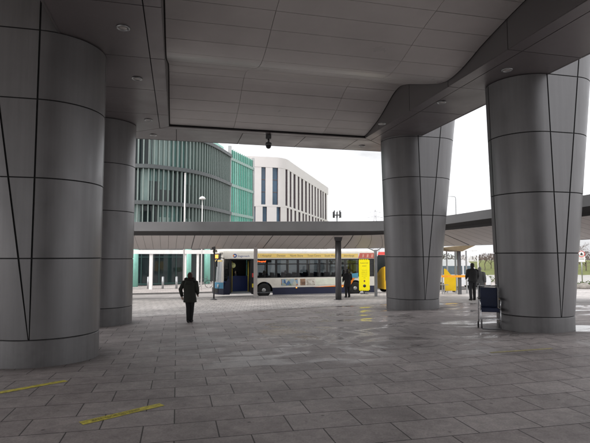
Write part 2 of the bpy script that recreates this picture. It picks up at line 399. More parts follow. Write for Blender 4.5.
# soffit panels of the three beams
c = MB()
def tile(poly, inset=.012):
    n = len(poly); cx = sum(p[0] for p in poly) / n; cy = sum(p[1] for p in poly) / n
    # inset each edge
    out = []
    for i in range(n):
        p0, p1, p2 = Vector((*poly[i - 1], 0)), Vector((*poly[i], 0)), Vector((*poly[(i + 1) % n], 0))
        e1 = (p1 - p0).normalized(); e2 = (p2 - p1).normalized()
        n1 = Vector((-e1.y, e1.x, 0)); n2 = Vector((-e2.y, e2.x, 0)); bis = (n1 + n2); k = inset / max(.2, 1 + n1.dot(n2)) 
        out.append(p1 + bis * k)
    c.prism([(q.x, q.y) for q in out], SZ + random.uniform(-.002, .002), SZ + .03, axis='z')
ly = [YF] + [y_ - .12 for y_ in JY]
SL, SR = -.70, 7.68
for a_, b_ in zip(ly[:-1], ly[1:]):
    tile([(XL0, a_), (SL, a_), (SL, b_), (XL0, b_)]); tile([(SL, a_), (XL1, a_), (XL1, b_), (SL, b_)])
a_ = ly[-1]
tile([(XL0, a_), (SL, a_), (SL, 18.62), (XL0, 20.1)]); tile([(SL, a_), (XL1, a_), (XL1, 18.3), (SL, 18.62)])
ry = [YF] + JY
for a_, b_ in zip(ry[:-1], ry[1:]):
    tile([(XR0, a_), (SR, a_), (SR, b_), (XR0, b_)]); tile([(SR, a_), (XR1, a_), (XR1, b_), (SR, b_)])
a_ = ry[-1]
tile([(XR0, a_), (SR, a_), (SR, 18.62), (XR0, 18.3)]); tile([(SR, a_), (XR1, a_), (XR1, 20.1), (SR, 18.62)])
bx = [XL0 + .5, -.05, 2.45, 4.95, XR1 - .5]
tile([(SL, 18.62), (-.1, 18.62), (-.1, YB1), (XL0, YB1), (XL0, 20.1)])
for x0, x1 in ((-.1, 2.4), (2.4, 4.9), (4.9, 7.1)): tile([(x0, 18.62), (x1, 18.62), (x1, YB1), (x0, YB1)])
tile([(7.1, 18.62), (SR, 18.62), (XR1, 20.1), (XR1, YB1), (7.1, YB1)])
tile([(XL1, 18.3), (3.4, 18.3), (3.4, 18.62), (SL, 18.62)]); tile([(3.4, 18.3), (XR0, 18.3), (SR, 18.62), (3.4, 18.62)])
part('soffit_panels', c, soffit_m)
c = MB(); bz = SZ + .03
c.box(XL0 + .02, XL1 - .063, YF, YB1 - .02, bz, 8.9); c.box(XR0 + .063, XR1 - .02, YF, YB1 - .02, bz, 8.9)
c.box(XL1 - .06, XR0 + .06, YB0 + .03, YB1 - .02, bz, 8.897)
part('beam_core', c, joint)
c = MB()
for x, th in ((XL0 - .03, .045), (XR1 - .015, .045)):
    js = [YF] + JY + [YB1]
    for a_, b_ in zip(js[:-1], js[1:]): c.box(x, x + th, a_ + .012, b_ - .012, SZ - .006, 8.9)
js = [XL0 + .02] + bx[1:4] + [XR1 - .02]
for a_, b_ in zip(js[:-1], js[1:]): c.box(a_ + .012, b_ - .012, YB1 - .012, YB1 + .03, SZ - .006, 8.9)
part('outer_cladding', c, fascia_m)
c = MB(); c.box(XL0 - .03, XR1 + .03, YF, YB1 + .03, 8.91, 9.2); part('roof_slab', c, fascia_m)
c = MB(); c.box(XL0 - 5, XR1 + 5, YF - .5, YF - .01, -.3, 9.2); part('added_rear_wall', c, mat('added_rear_wall_grey', (.12, .115, .11), .8, 0, .1, .5))  # unseen wall added behind the camera to cut light under the overhang
c = MB(); y = 20.2
while y > YF + .6: c.box(XL0 - 11, XL0 - .1, y - .573, y, 8.02, 8.05); y -= .585
part('side_bay_ceiling', c, ceil_m)
c = MB(); c.box(XL0 - 13, XL0 - .05, YF, 20.5, 8.06, 9.19); c.box(XL0 - 13, XL0 - 11.02, YF, 20.5, SZ, 8.05); c.box(XL0 - 10.99, XL0 - .06, 20.22, 20.5, SZ + .3, 8.05); part('side_bay_beams', c, fascia_m)
c = MB()
for k in range(6): c.box(XL0 + .3 + k * 1.95, XL0 + 2.1 + k * 1.95, YF - .008, YF + .05, -.02, 3.2)
part('added_rear_glazing', c, mat('added_rear_dark_glass', (.02, .025, .027), .05))  # dark panes on the unseen wall added behind the camera

# ------------------------------------------------------------------ big clad columns
def column(gx, gy, R, sgn, label, rings, ground_pad):
    wx, wy = gv(gx, gy); gz = G(wx, wy)
    t = thing('clad_column', label, 'column', (wx, wy, 0), A + (0 if sgn > 0 else pi), 'round metal clad columns')
    zb, zt = rings[0], 8.85
    def off(z): f = max(0, (z - zb)) / (6.85 - zb); return (.78 * f, -.17 * f) if sgn > 0 else (.95 * f, .0)
    def surf(kind, a, z, r):
        oo, oi = off(z)
        if kind == 'out': return (oo + r * cos(a), r * sin(a), z)
        if kind == 'in': return (oi + r * cos(a), r * sin(a), z)
    g = .018
    sh = MB(); zs = rings + [zt]
    for i in range(len(zs) - 1):
        z0, z1 = zs[i] + .013, zs[i + 1] - .013
        # round halves, each split once
        def cyl(kind, a0, a1):
            n = 14; da = g / R
            aa = [a0 + da + (a1 - a0 - 2 * da) * k / n for k in range(n + 1)]
            vs = []
            for z, r in ((z0, R - .02), (z0, R), (z1, R), (z1, R - .02)):
                vs += [surf(kind, a, z, r) for a in aa]
            m_ = n + 1; fs = []
            for q in range(3):
                for k in range(n): fs.append((q * m_ + k, q * m_ + k + 1, (q + 1) * m_ + k + 1, (q + 1) * m_ + k))
            sh.add(vs, fs[:n], 0, False); sh.add(vs, fs[n:2 * n], 0, True); sh.add(vs, fs[2 * n:], 0, False)
        seam = pi if sgn < 0 else pi - .2
        cyl('in', pi / 2, seam); cyl('in', seam, 1.5 * pi)
        cyl('out', -pi / 2, .15); cyl('out', .15, pi / 2)
        for s_ in (-1, 1):                                    # the flat wedges
            q = []
            for z in (z0, z1):
                oo, oi = off(z); w = oo - oi
                if w < 3 * g: q.append(((oo + oi) / 2, (oo + oi) / 2, z))
                else: q.append((oi + g, oo - g, z))
            y_ = s_ * R
            sh.quad((q[0][0], y_, q[0][2]), (q[0][1], y_, q[0][2]), (q[1][1], y_, q[1][2]), (q[1][0], y_, q[1][2]))
    sh.build('cladding', alu, t)
    co = MB(); r = R - .022; ring = []
    zl = [gz - .35, zb] + [zb + (zt - zb) * k / 6 for k in range(1, 7)]
    n = 24
    for z in zl:
        row = [surf('out', -pi / 2 + pi * k / n, z, r) for k in range(n + 1)] + [surf('in', pi / 2 + pi * k / n, z, r) for k in range(n + 1)]
        ring.append(row)
    m_ = len(ring[0]); vs = [p for row in ring for p in row]; fs = []
    for i in range(len(zl) - 1):
        for k in range(m_): fs.append((i * m_ + k, i * m_ + (k + 1) % m_, (i + 1) * m_ + (k + 1) % m_, (i + 1) * m_ + k))
    co.add(vs, fs, 0, True); co.build('dark_core', joint, t)
    pl = MB(); pl.lathe([(R, gz - .35), (R, zb - .03), (R - .006, zb - .009), (R - .02, zb - .006)], n=56, caps=False)
    pl.build('plinth', alu_plinth, t)
    return t
RG = [.44, 2.08, 3.73, 5.37, 6.84]
column(9.42, 11.5, .955, 1, 'flared grey metal column on the right directly behind the navy chair', [.58, 2.2, 3.76, 5.32, 6.84], 0)
column(9.3, 18.35, 1.04, 1, 'flared grey metal column farther back on the right, beside the yellow sign', [.43, 2.08, 3.70, 5.2, 6.8], 0)
column(-2.86, 12.06, 1.15, -1, 'widest grey metal column at the far left edge, nearest the yellow floor tape', RG, 0)
column(-2.56, 18.55, 1.03, -1, 'half hidden grey metal column behind the left foreground column', [.36, 2.02, 3.66, 5.3, 6.84], 0)

# ------------------------------------------------------------------ downlights and camera under the soffit
lens_m = mat('downlight_lens', (.42, .40, .38), .25, 0, .05)
def downlight(gx, gy, label):
    x, y = gv(gx, gy)
    t = thing('downlight', label, 'ceiling light', (x, y, SZ - .002), A, 'recessed downlights in the soffit'); t.scale = (.8, .8, .8)
    m_ = MB(); m_.lathe([(.17, 0), (.17, -.03), (.15, -.04), (.125, -.03), (.125, -.002)], n=24); m_.build('trim', galv, t)
    m_ = MB(); m_.lathe([(.123, -.012), (.09, -.022), (.001, -.026)], n=24); m_.build('lens', lens_m, t)
for gx, gy, lb in ((-1.16, 10.4, 'round downlight nearest the viewer in the left soffit beside the big column'), (-1.11, 13.4, 'second round downlight from the viewer along the left soffit'), (-1.05, 17.5, 'third round downlight along the left soffit just before its corner joint'),
                   (-.98, 19.7, 'round downlight past the left corner joint above the green finned building')): downlight(gx, gy, lb)
def px_soffit(px, py):
    r = ray(px, py); t = (SZ - EYE) / r.z; x, y = r.x * t, r.y * t
    return x * cos(A) + y * sin(A), -x * sin(A) + y * cos(A)
for q, lb in (((507, 69.5), 'pale downlight in the right soffit right above the near right column'), ((441.5, 102), 'pale downlight in the right soffit midway between the two right columns'),
              ((382, 123.5), 'small downlight in the right soffit next to the rear right column top'), ((362, 145.8), 'downlight at the right end of the cross beam against white sky')):
    downlight(*px_soffit(*q), lb)
x, y = gv(3.42, 18.7)
t = thing('security_camera', 'dark dome security camera hanging from the middle of the cross beam', 'camera', (x, y, SZ)); t.scale = (.66, .66, .68)
m_ = MB(); m_.box(-.16, .16, -.16, .16, -.24, 0, bev=.03); m_.build('mount_box', steel, t)
m_ = MB(); m_.tube([(0, 0, -.24), (0, 0, -.42)], .055); m_.build('stem', steel, t)
m_ = MB(); m_.lathe([(.06, -.40), (.17, -.45), (.19, -.52), (.19, -.60), (.17, -.62)], n=20); m_.build('housing', steel, t)
m_ = MB(); m_.lathe([(.165, -.62), (.15, -.70), (.11, -.76), (.05, -.79), (.001, -.80)], n=20); m_.build('dome', mat('smoked_dome', (.015, .015, .018), .12), t)

# ------------------------------------------------------------------ yellow tape on the paving
tape_m = mat('worn_yellow_tape', (.66, .58, .09), .65, 0, .45, 14); tape_faint = mat('faded_yellow_tape', (.40, .35, .19), .65, 0, .3, 14); tape_ink = mat('tape_ink', (.24, .21, .06), .7)
def tape(p0, p1, label, ink, m, w=.075):
    a_ = on_ground(*p0); b_ = on_ground(*p1); d = (b_ - a_); L = d.length; an = atan2(d.y, d.x)
    t = MB(); n = 10
    t_ = thing('floor_tape', label, 'floor tape', (a_.x, a_.y, 0), an, 'strips of yellow tape stuck on the paving')
    for k in range(n):
        q = []
        for s_, side in ((k / n, -1), ((k + 1) / n, -1), ((k + 1) / n, 1), (k / n, 1)):
            u = s_ * L; wx, wy = a_.x + cos(an) * u - sin(an) * side * w, a_.y + sin(an) * u + cos(an) * side * w
            q.append((u, side * w * (1 + .06 * sin(9 * s_ + side)), G(wx, wy) + .004))
        t.quad(*q)
    t.build('strip', m, t_)
    if ink:
        z = G((a_.x + b_.x) / 2, (a_.y + b_.y) / 2) + .006
        text_obj('lettering', ink, .10, frame((L * .12, -.036, z), (1, 0, 0), (0, 1, 0)), tape_ink, t_, extrude=0., sx=.78 * L / 1.35)
tape((-6, 394), (66, 381), 'yellow tape strip entering the picture at the left edge before the wide column', None, tape_m)
tape((81, 424), (162, 405), 'nearest yellow tape strip with dark lettering on the paving at lower left', 'KEEP YOUR DISTANCE', tape_m)
tape((490, 353), (552, 348.7), 'thin faded yellow strip on the paving in front of the right column', None, tape_faint, .045)

# ------------------------------------------------------------------ curved shelter canopy in front of the road
cp = []   # near edge: (x, y, ztop, fascia bottom, lip, far edge z)
def CP(px, d, yt, yb, yl, yf, df):
    a_ = at_depth(px, yt, d); cp.append((a_.x, a_.y, a_.z, at_depth(px, yb, d).z, at_depth(px, yl, d + .35).z, at_depth(px, yf, d + df).z, df))
CP(-60, 26.6, 222, 231, 235.5, 249, 4.0); CP(60, 26.4, 222, 231, 235.5, 249, 4.0); CP(135, 26.2, 222, 231, 235.5, 249, 4.0)
CP(240, 26, 221.6, 231, 235.5, 248.6, 4.0); CP(338, 25.8, 221.3, 231, 235.5, 248.4, 4.0); CP(385, 25.2, 220.8, 230.6, 234.5, 247.5, 4.0); CP(415, 24.3, 218.8, 227.8, 232, 246, 4.0)
CP(445, 23, 215.8, 224.2, 230, 245, 4.0); CP(487, 20.9, 209.7, 218.5, 226, 242.5, 4.0); CP(540, 18.6, 202.5, 212.5, 221, 239.5, 4.0); CP(588, 16.8, 194.5, 206, 215.5, 236, 4.0); CP(660, 14.6, 181, 195, 207, 231, 4.0)
def dense(P, n=8):
    out = []
    for i in range(len(P) - 1):
        p0, p1, p2, p3 = P[max(i - 1, 0)], P[i], P[i + 1], P[min(i + 2, len(P) - 1)]
        for k in range(n):
            t = k / n; out.append(tuple(.5 * (2 * b_ + (c_ - a_) * t + (2 * a_ - 5 * b_ + 4 * c_ - d_) * t * t + (-a_ + 3 * b_ - 3 * c_ + d_) * t ** 3) for a_, b_, c_, d_ in zip(p0, p1, p2, p3)))
    out.append(P[-1]); return out
dp = dense(cp)
nor = []
for i in range(len(dp)):
    a_, b_ = dp[max(i - 1, 0)], dp[min(i + 1, len(dp) - 1)]
    d = Vector((b_[0] - a_[0], b_[1] - a_[1])).normalized(); n = Vector((-d.y, d.x))
    nor.append(n)
def cpt(i, o, z): return (dp[i][0] + nor[i].x * o, dp[i][1] + nor[i].y * o, z)
canopy = thing('shelter_canopy', 'long curved grey canopy over the bus stand with sloping ribbed underside', 'canopy')
canopy_face = mat('canopy_fascia_metal', (.25, .25, .255), .38, .6, .08, .6)
canopy_dark = mat('canopy_shadow_gap', (.05, .048, .048), .6, .2)
canopy_sof = mat('canopy_soffit_panel', (.56, .52, .50), .55, .15, .06, .5)
m_ = MB()
for i in range(len(dp) - 1):
    a_ = lambda j: dp[j]
    m_.quad(cpt(i, 0, dp[i][2]), cpt(i + 1, 0, dp[i + 1][2]), cpt(i + 1, .04, dp[i + 1][3]), cpt(i, .04, dp[i][3]), smooth=True)
    m_.quad(cpt(i, 0, dp[i][2]), cpt(i + 1, 0, dp[i + 1][2]), cpt(i + 1, .25, dp[i + 1][2] + .02), cpt(i, .25, dp[i][2] + .02))
m_.build('fascia', canopy_face, canopy, fix=False)
m_ = MB()
for i in range(len(dp) - 1):
    for o0, z0, o1, z1 in ((.04, 3, .30, 3.2), (.30, 3.2, .34, 4)):
        zz = lambda j, k: dp[j][3] if k == 3 else (dp[j][3] * .4 + dp[j][4] * .6 if k == 3.2 else dp[j][4])
        m_.quad(cpt(i, o0, zz(i, z0)), cpt(i + 1, o0, zz(i + 1, z0)), cpt(i + 1, o1, zz(i + 1, z1)), cpt(i, o1, zz(i, z1)))
m_.build('shadow_gap', canopy_dark, canopy, fix=False)
# soffit panels, one strip each, skewed joints
m_ = MB()
acc = 0; width = .95
i = 0
def lerp(i_f):
    k = min(int(i_f), len(dp) - 2); f = i_f - k; return k, f
def samp(i_f, o, z_idx):
    k, f = lerp(max(0, min(len(dp) - 1.001, i_f)))
    p, q = dp[k], dp[k + 1]; n = nor[k].lerp(nor[k + 1], f)
    v = [p[j] + (q[j] - p[j]) * f for j in range(7)]
    z = v[4] + (v[5] - v[4]) * o
    off = .34 + (v[6] - .34) * o
    return (v[0] + n.x * off, v[1] + n.y * off, z)
lens = [0]
for a_, b_ in zip(dp[:-1], dp[1:]): lens.append(lens[-1] + hypot(b_[0] - a_[0], b_[1] - a_[1]))
def idx_at(s_):
    for k in range(len(lens) - 1):
        if lens[k + 1] >= s_: return k + (s_ - lens[k]) / (lens[k + 1] - lens[k])
    return len(lens) - 1.001
width = .47; s_ = 1.2; k = 0
while s_ < lens[-1] - width:
    g0 = .04 if k % 9 == 0 else .007
    vs = []; skf = lambda q: 1.1 * (1 - .9 * sstep(.35, .85, q / lens[-1])); sk, sk2 = skf(s_), skf(s_ + width)
    for o in (0, .33, .66, 1):
        vs += [samp(idx_at(s_ + g0 - o * sk), o, 0), samp(idx_at(s_ + width - .007 - o * sk2), o, 0)]
    m_.add(vs, [(2 * j, 2 * j + 1, 2 * j + 3, 2 * j + 2) for j in range(3)])
    s_ += width; k += 1
m_.build('soffit_panels', canopy_sof, canopy)
m_ = MB()
for i in range(len(dp) - 1):
    top = lambda j, o: (cpt(j, o, dp[j][2] + .02) if o < 1 else cpt(j, dp[j][6] + .02, dp[j][5] + .12))
    m_.quad(cpt(i, .25, dp[i][2] + .02), cpt(i + 1, .25, dp[i + 1][2] + .02), cpt(i + 1, dp[i + 1][6] + .02, dp[i + 1][5] + .14), cpt(i, dp[i][6] + .02, dp[i][5] + .14))
    lo = lambda j, o: cpt(j, .36 + (dp[j][6] - .36) * o, dp[j][4] + (dp[j][5] - dp[j][4]) * o + .02)
    m_.quad(lo(i, 0), lo(i + 1, 0), lo(i + 1, 1), lo(i, 1))
m_.build('roof_deck', canopy_dark, canopy, fix=False)
m_ = MB()
for i in range(len(dp) - 1):
    o = dp[i][6] + .02; o1 = dp[i + 1][6] + .02
    m_.quad(cpt(i, o, dp[i][5] - .02), cpt(i + 1, o1, dp[i + 1][5] - .02), cpt(i + 1, o1, dp[i + 1][5] + .14), cpt(i, o, dp[i][5] + .14))
m_.build('rear_edge_trim', galv, canopy, fix=False)
# canopy posts
def canopy_post(x, y, ztop, label):
    z = G(x, y); m_ = MB()
    t = thing('canopy_post', label, 'post', (x, y, z), 0, 'steel posts carrying the curved canopy')
    m_.tube([(0, 0, 0), (0, 0, ztop - z - .5)], .165, 16); m_.build('shaft', steel, t)
    m_ = MB(); m_.prism([(-.17, ztop - z - .5), (.17, ztop - z - .5), (.30, ztop - z + .05), (-.34, ztop - z + .05)], -.2, .2); m_.build('head_bracket', steel, t)
    m_ = MB(); m_.lathe([(.26, -.03), (.26, .02), (.18, .03)], n=18); m_.build('base_plate', steel, t)
p = on_ground(338.5, 300); canopy_post(p.x, p.y, 3.42, 'dark round steel post standing in front of the middle of the bus')
p = at_depth(112, 290, 28.0); canopy_post(p.x, 28.0, 3.4, 'dark round steel canopy post hidden behind the left columns')
p = at_depth(530, 290, 21.4); canopy_post(p.x, 21.4, 3.5, 'dark round steel canopy post hidden behind the near right column')

# ------------------------------------------------------------------ slim posts by the kerb
p = on_ground(213.8, 300)
t = thing('slim_pole', 'thin dark grey pole on a round foot in front of the bus nose', 'post', p)
m_ = MB(); m_.tube([(0, 0, 0), (0, 0, 2.62 - p.z)], .048, 10); m_.build('shaft', steel, t)
m_ = MB(); m_.lathe([(.2, -.02), (.2, .025), (.10, .06), (.05, .1)], n=18); m_.build('foot', steel, t)
m_ = MB(); m_.box(-.14, .06, -.05, .05, 2.46 - p.z, 2.60 - p.z, bev=.01); m_.build('bracket', steel, t)
p = on_ground(255.4, 297.5)
t = thing('white_post', 'pale square post standing just right of the open bus door', 'post', p)
m_ = MB(); m_.box(-.11, .11, -.06, .06, -.02, 2.62 - p.z, bev=.01); m_.build('shaft', mat('pale_grey_paint', (.60, .57, .56), .5, .2, .05), t)
m_ = MB(); m_.box(-.17, .17, -.12, .12, -.02, .03); m_.build('base_plate', galv, t)
p = on_ground(376, 296.5)
t = thing('shelter_post', 'grey post with forked arms next to the yellow sign', 'post', p)
H_ = 2.72 - p.z
m_ = MB(); m_.box(-.085, .085, -.07, .07, -.02, H_ - .25, bev=.01); m_.build('shaft', galv, t)
m_ = MB(); m_.tube([(0, 0, H_ - .35), (-.7, .1, H_ - .02), (-.85, .12, H_ + .02)], .035, 8); m_.tube([(0, 0, H_ - .35), (.5, .1, H_ - .02), (.7, .12, H_ + .06)], .045, 8); m_.build('forked_arms', galv, t)

# ------------------------------------------------------------------ the bus
cream = mat('bus_cream_paint', (.70, .67, .61), .3, 0, .05, 2, coat=.4); navy = mat('bus_navy_paint', (.014, .018, .05), .45, 0, .12, 2, coat=.0)
bus_yel = mat('bus_route_band', (.76, .55, .17), .4, 0, .06); bus_or = mat('bus_orange_paint', (.80, .22, .03), .35, 0, .05); bus_red = mat('bus_red_paint', (.55, .06, .05), .35, 0, .05); bus_blue = mat('bus_light_blue_paint', (.08, .30, .48), .35)
seat_m = mat('bus_seat_fabric', (.03, .05, .16), .85, 0, .3, 20); bus_in = mat('bus_interior_panel', (.26, .28, .30), .6); bus_dk = mat('bus_black_trim', (.012, .012, .014), .4)
cabblue = mat('bus_cab_blue', (.02, .04, .17), .5); winglass = glass('bus_window_glass', (.36, .40, .42), .02, .9)
led = mat('led_orange_display', (.3, .05, .01), .5, emit=((1, .16, .03), 1.2)); led2 = mat('amber_display', (.4, .15, .02), .5, emit=((1, .36, .06), .9))
rail_y = mat('yellow_handrail', (.75, .6, .05), .4)
zr = G(0, 32) - .115
bus = thing('city_bus', 'cream and navy single deck bus with yellow route band and open front door', 'bus', (RO.x, RO.y, zr), RA)
BL, BW = 10.6, 2.45
wheels_u = (2.62, 9.0)
def arch(x):
    z = .16
    for w in wheels_u:
        if abs(x - w) < .56: z = max(z, .46 + sqrt(max(0, .56 ** 2 - (x - w) ** 2)) * .98)
    return z
def side(yo, x0, name):
    s_ = MB(); dirn = -1 if yo == 0 else 1
    xs_ = sorted(set([round(v, 3) for v in rng(x0, BL, .2)] + [round(w + .56 * cos(pi * k / 14), 3) for w in wheels_u for k in range(15)]))
    xs_ = [v for v in xs_ if v >= x0]
    for a_, b_ in zip(xs_[:-1], xs_[1:]):
        za, zb = arch(a_ + 1e-4), arch(b_ - 1e-4)
        zs = .62 
        if min(za, zb) < zs: s_.quad((a_, yo, min(za, zs)), (b_, yo, min(zb, zs)), (b_, yo, zs), (a_, yo, zs), 1)
        s_.quad((a_, yo, max(za, zs)), (b_, yo, max(zb, zs)), (b_, yo + dirn * .0, 1.24), (a_, yo, 1.24), 0)
        if max(za, zb) > .3:                               # arch lip
            s_.quad((a_, yo, za), (b_, yo, zb), (b_, yo - dirn * .55, zb), (a_, yo - dirn * .55, za), 2)
    # cant rail above the windows
    s_.box(x0 - (1.95 if yo == 0 else 0), BL, min(yo, yo - dirn * .06), max(yo, yo - dirn * .06), 2.46, 2.86, 0)
    return s_.build(name, [cream, navy, bus_dk], bus, fix=False)
side(0, 1.93, 'kerb_side_body'); side(BW, .3, 'road_side_body')
# roof with rounded shoulders
s_ = MB(); pr = [(0, 2.86), (.015, 2.95), (.09, 3.03), (.25, 3.08), (.7, 3.11), (BW / 2, 3.12), (BW - .7, 3.11), (BW - .25, 3.08), (BW - .09, 3.03), (BW - .015, 2.95), (BW, 2.86)]
xs_ = [-.34, -.25, 0] + rng(.5, BL, 1.0)
for a_, b_ in zip(xs_[:-1], xs_[1:]):
    k0 = .80 if a_ < -.3 else (.93 if a_ < -.1 else 1); k1 = .93 if b_ < -.1 else 1
    f_ = lambda x, q, k: (x, BW / 2 + (q[0] - BW / 2) * k, 2.86 + (q[1] - 2.86) * (k if k == 1 else k * .95))
    for q0, q1 in zip(pr[:-1], pr[1:]): s_.quad(f_(a_, q0, k0), f_(b_, q0, k1), f_(b_, q1, k1), f_(a_, q1, k0), 0, True)
s_.build('roof', cream, bus, fix=False)
# bowed front: corner pillars, windscreen, display, bumper
def bow(y, z):
    k = (y - BW / 2) / (BW / 2)
    lean = .10 * max(0, (z - 1.0)) / 1.9
    return -.46 * (1 - abs(k) ** 3.2) + lean + .02
def front(z0, z1, y0, y1, mi, s_, proud=0., n=14):
    yy = [y0 + (y1 - y0) * k / n for k in range(n + 1)]
    for a_, b_ in zip(yy[:-1], yy[1:]):
        s_.quad((bow(a_, z0) - proud, a_, z0), (bow(b_, z0) - proud, b_, z0), (bow(b_, z1) - proud, b_, z1), (bow(a_, z1) - proud, a_, z1), mi, True)
s_ = MB(); front(.24, .62, 0, BW, 1, s_); front(.62, 1.02, 0, BW, 0, s_); front(2.40, 2.88, 0, BW, 0, s_); front(1.02, 2.40, 0, .13, 0, s_, n=3); front(1.02, 2.4, BW - .13, BW, 0, s_, n=3)
s_.build('front_panel', [cream, navy], bus, fix=False)
s_ = MB(); front(1.02, 2.40, .13, BW - .13, 0, s_, -.015); s_.build('windscreen', glass('windscreen_glass', (.40, .50, .48), .02, -.62), bus, fix=False)
s_ = MB(); front(2.42, 2.80, .22, BW - .22, 0, s_, .012); d_ = s_.build('destination_panel', bus_dk, bus, fix=False)
s_ = MB(); front(2.50, 2.73, .42, BW - .5, 0, s_, .02); s_.build('amber_readout', led2, d_, fix=False)
s_ = MB(); front(2.29, 2.38, .14, BW - .14, 0, s_, .01); s_.build('front_band', bus_yel, bus, fix=False)
s_ = MB(); front(.34, .62, .3, BW - .3, 0, s_, .02); s_.build('bumper', bus_dk, bus, fix=False)
for yy in (.32, BW - .32):
    s_ = MB(); s_.ball((bow(yy, .8) - .0, yy, .78), .12, 8, sx=.5); s_.build('headlight', mat('headlamp_lens', (.7, .72, .75), .1), bus)
# light blue sweep on the front corner and navy side panel in front of the door
s_ = MB(); front(.62, 1.0, .0, .75, 0, s_, .008, 6); s_.build('corner_sweep', bus_blue, bus, fix=False)
s_ = MB(); s_.prism([(0.02, .24), (.42, .24), (.42, 1.22), (.30, 1.20), (.12, .95), (.03, .62)], -.012, .04); s_.build('door_front_panel', navy, bus)
s_ = MB(); s_.box(.36, .46, -.006, .07, .3, 2.46); s_.box(1.80, 1.93, -.006, .07, .24, 2.46); s_.box(.42, 1.84, -.006, .07, 2.40, 2.47); s_.box(0.03, .07, -.002, .05, 1.22, 2.46); d_ = s_.build('door_frame', bus_dk, bus)
s_ = MB(); s_.quad((.07, .02, 1.22), (.36, .02, 1.22), (.36, .02, 2.44), (.07, .02, 2.44)); s_.build('quarter_window', glass('quarter_glass', (.45, .56, .54), .02, -.3), bus)
s_ = MB(); s_.box(1.73, 1.79, -.02, .62, .36, 2.38); s_.box(.47, .53, .02, .62, .36, 2.38); s_.build('folded_door_leaf', bus_dk, d_)
s_ = MB(); s_.box(1.83, 1.915, -.014, -.004, 1.30, 1.56); s_.build('red_notice', bus_red, d_)
s_ = MB(); s_.box(1.83, 1.915, -.014, -.004, .66, .90); s_.build('yellow_notice', rail_y, d_)
s_ = MB(); s_.box(.02, 1.93, -.004, .05, 2.47, 2.85); s_.build('header_panel', cream, bus)
# rear end
s_ = MB(); s_.box(BL - .06, BL, .0, BW, .3, 2.9); s_.build('rear_panel', navy, bus)
# floor, interior, added dark screen on the far side
s_ = MB(); s_.box(.05, BL - .1, .03, BW - .03, .28, .36); s_.box(.3, BL - .1, .04, BW - .04, 2.84, 2.86); s_.build('interior_floor_and_ceiling', bus_in, bus)
s_ = MB(); s_.box(.0, .34, .15, BW - .1, .36, 1.0); s_.box(.5, 1.9, 1.1, 1.16, .36, 1.35); s_.build('driver_cab', cabblue, bus)
s_ = MB(); s_.box(.25, 1.97, BW - .12, BW - .07, .36, 2.84); s_.box(2.0, 2.04, .75, BW - .1, .36, 2.5); s_.build('bulkhead_and_added_screen', bus_dk, bus)  # black far-side screen added to darken the doorway, then the bulkhead behind the cab
s_ = MB()
for x_, y_, z_ in [(.62, .35, 2.3), (1.66, .35, 2.3)] + [(q, .85, 2.8) for q in rng(3.0, 9.0, 1.5)]:
    s_ = MB(); s_.tube([(x_, y_, .37), (x_, y_, z_)], .02, 8); s_.build('handrail', rail_y, bus)
s_ = MB(); s_.lathe([(.001, 0), (.17, 0), (.17, .02), (.001, .02)], n=20)
o_ = s_.build('round_door_sticker', mat('pale_yellow_disc', (.75, .78, .35), .5), bus); o_.matrix_local = Matrix.Translation((.66, .30, 2.05)) @ Matrix.Rotation(radians(90), 4, 'X')
# windows and pillars
pill = [1.93, 3.42, 4.90, 6.40, 7.90, 9.30, BL - .05]
for yo in (.0, BW - .06):
    s_ = MB()
    for x_ in pill[1:-1]: s_.box(x_ - .07, x_ + .07, yo + .002, yo + .058, 1.24, 2.46)
    for a_, b_ in zip(pill[:-1], pill[1:]):
        s_.box(a_, b_, yo + .004, yo + .056, 2.38, 2.46); s_.box(a_, b_, yo + .004, yo + .056, 1.24, 1.29)
        s_.box((a_ + b_) / 2 - .02, (a_ + b_) / 2 + .02, yo + .004, yo + .05, 1.28, 2.1); s_.box(a_, b_, yo + .004, yo + .05, 2.08, 2.12)
    if yo: s_.box(.3, 1.93, BW - .056, BW - .004, 2.38, 2.46)
    else: s_.box(BL - .25, BL - .06, .003, .06, 1.24, 2.46)
    s_.build('window_frames', bus_dk, bus)
for a_, b_ in zip(pill[:-1], pill[1:]):
    s_ = MB(); s_.quad((a_, .025, 1.26), (b_, .025, 1.26), (b_, .025, 2.44), (a_, .025, 2.44)); s_.build('side_window', winglass, bus)
s_ = MB(); s_.quad((.3, BW - .03, 1.26), (BL - .1, BW - .03, 1.26), (BL - .1, BW - .03, 2.44), (.3, BW - .03, 2.44)); s_.build('road_side_window', winglass, bus)
# seats
k = 0
for x_ in (2.5, 3.3, 4.1, 4.9, 5.7, 6.5, 7.3, 8.1, 8.9, 9.7):
    for y0 in (.1, 1.5):
        s_ = MB(); s_.box(x_ - .05, x_ + .40, y0, y0 + .84, .78, .88, bev=.03); s_.box(x_ + .32, x_ + .42, y0, y0 + .84, .86, 1.52, bev=.03); s_.box(x_ + .1, x_ + .2, y0 + .3, y0 + .5, .36, .8); s_.build('passenger_seat', seat_m, bus)
# yellow route band with its lettering
s_ = MB(); s_.box(1.97, 9.2, -.012, .0, 2.53, 2.80); band = s_.build('route_band', bus_yel, bus)
ink = mat('route_ink', (.10, .08, .07), .6)
for x_, tx, w_ in ((2.06, '1 1 1', .9), (2.45, 'Hospital', 1), (3.45, 'Denton', 1), (4.35, 'North Shore', .9), (5.55, 'Town Centre', .9), (6.75, 'South Wood', .9), (8.15, 'Interchange', .85)):
    text_obj('route_lettering', tx, .19, frame((x_, -.0135, 2.60), (1, 0, 0), (0, 0, 1)), ink, band, extrude=0, sx=w_)
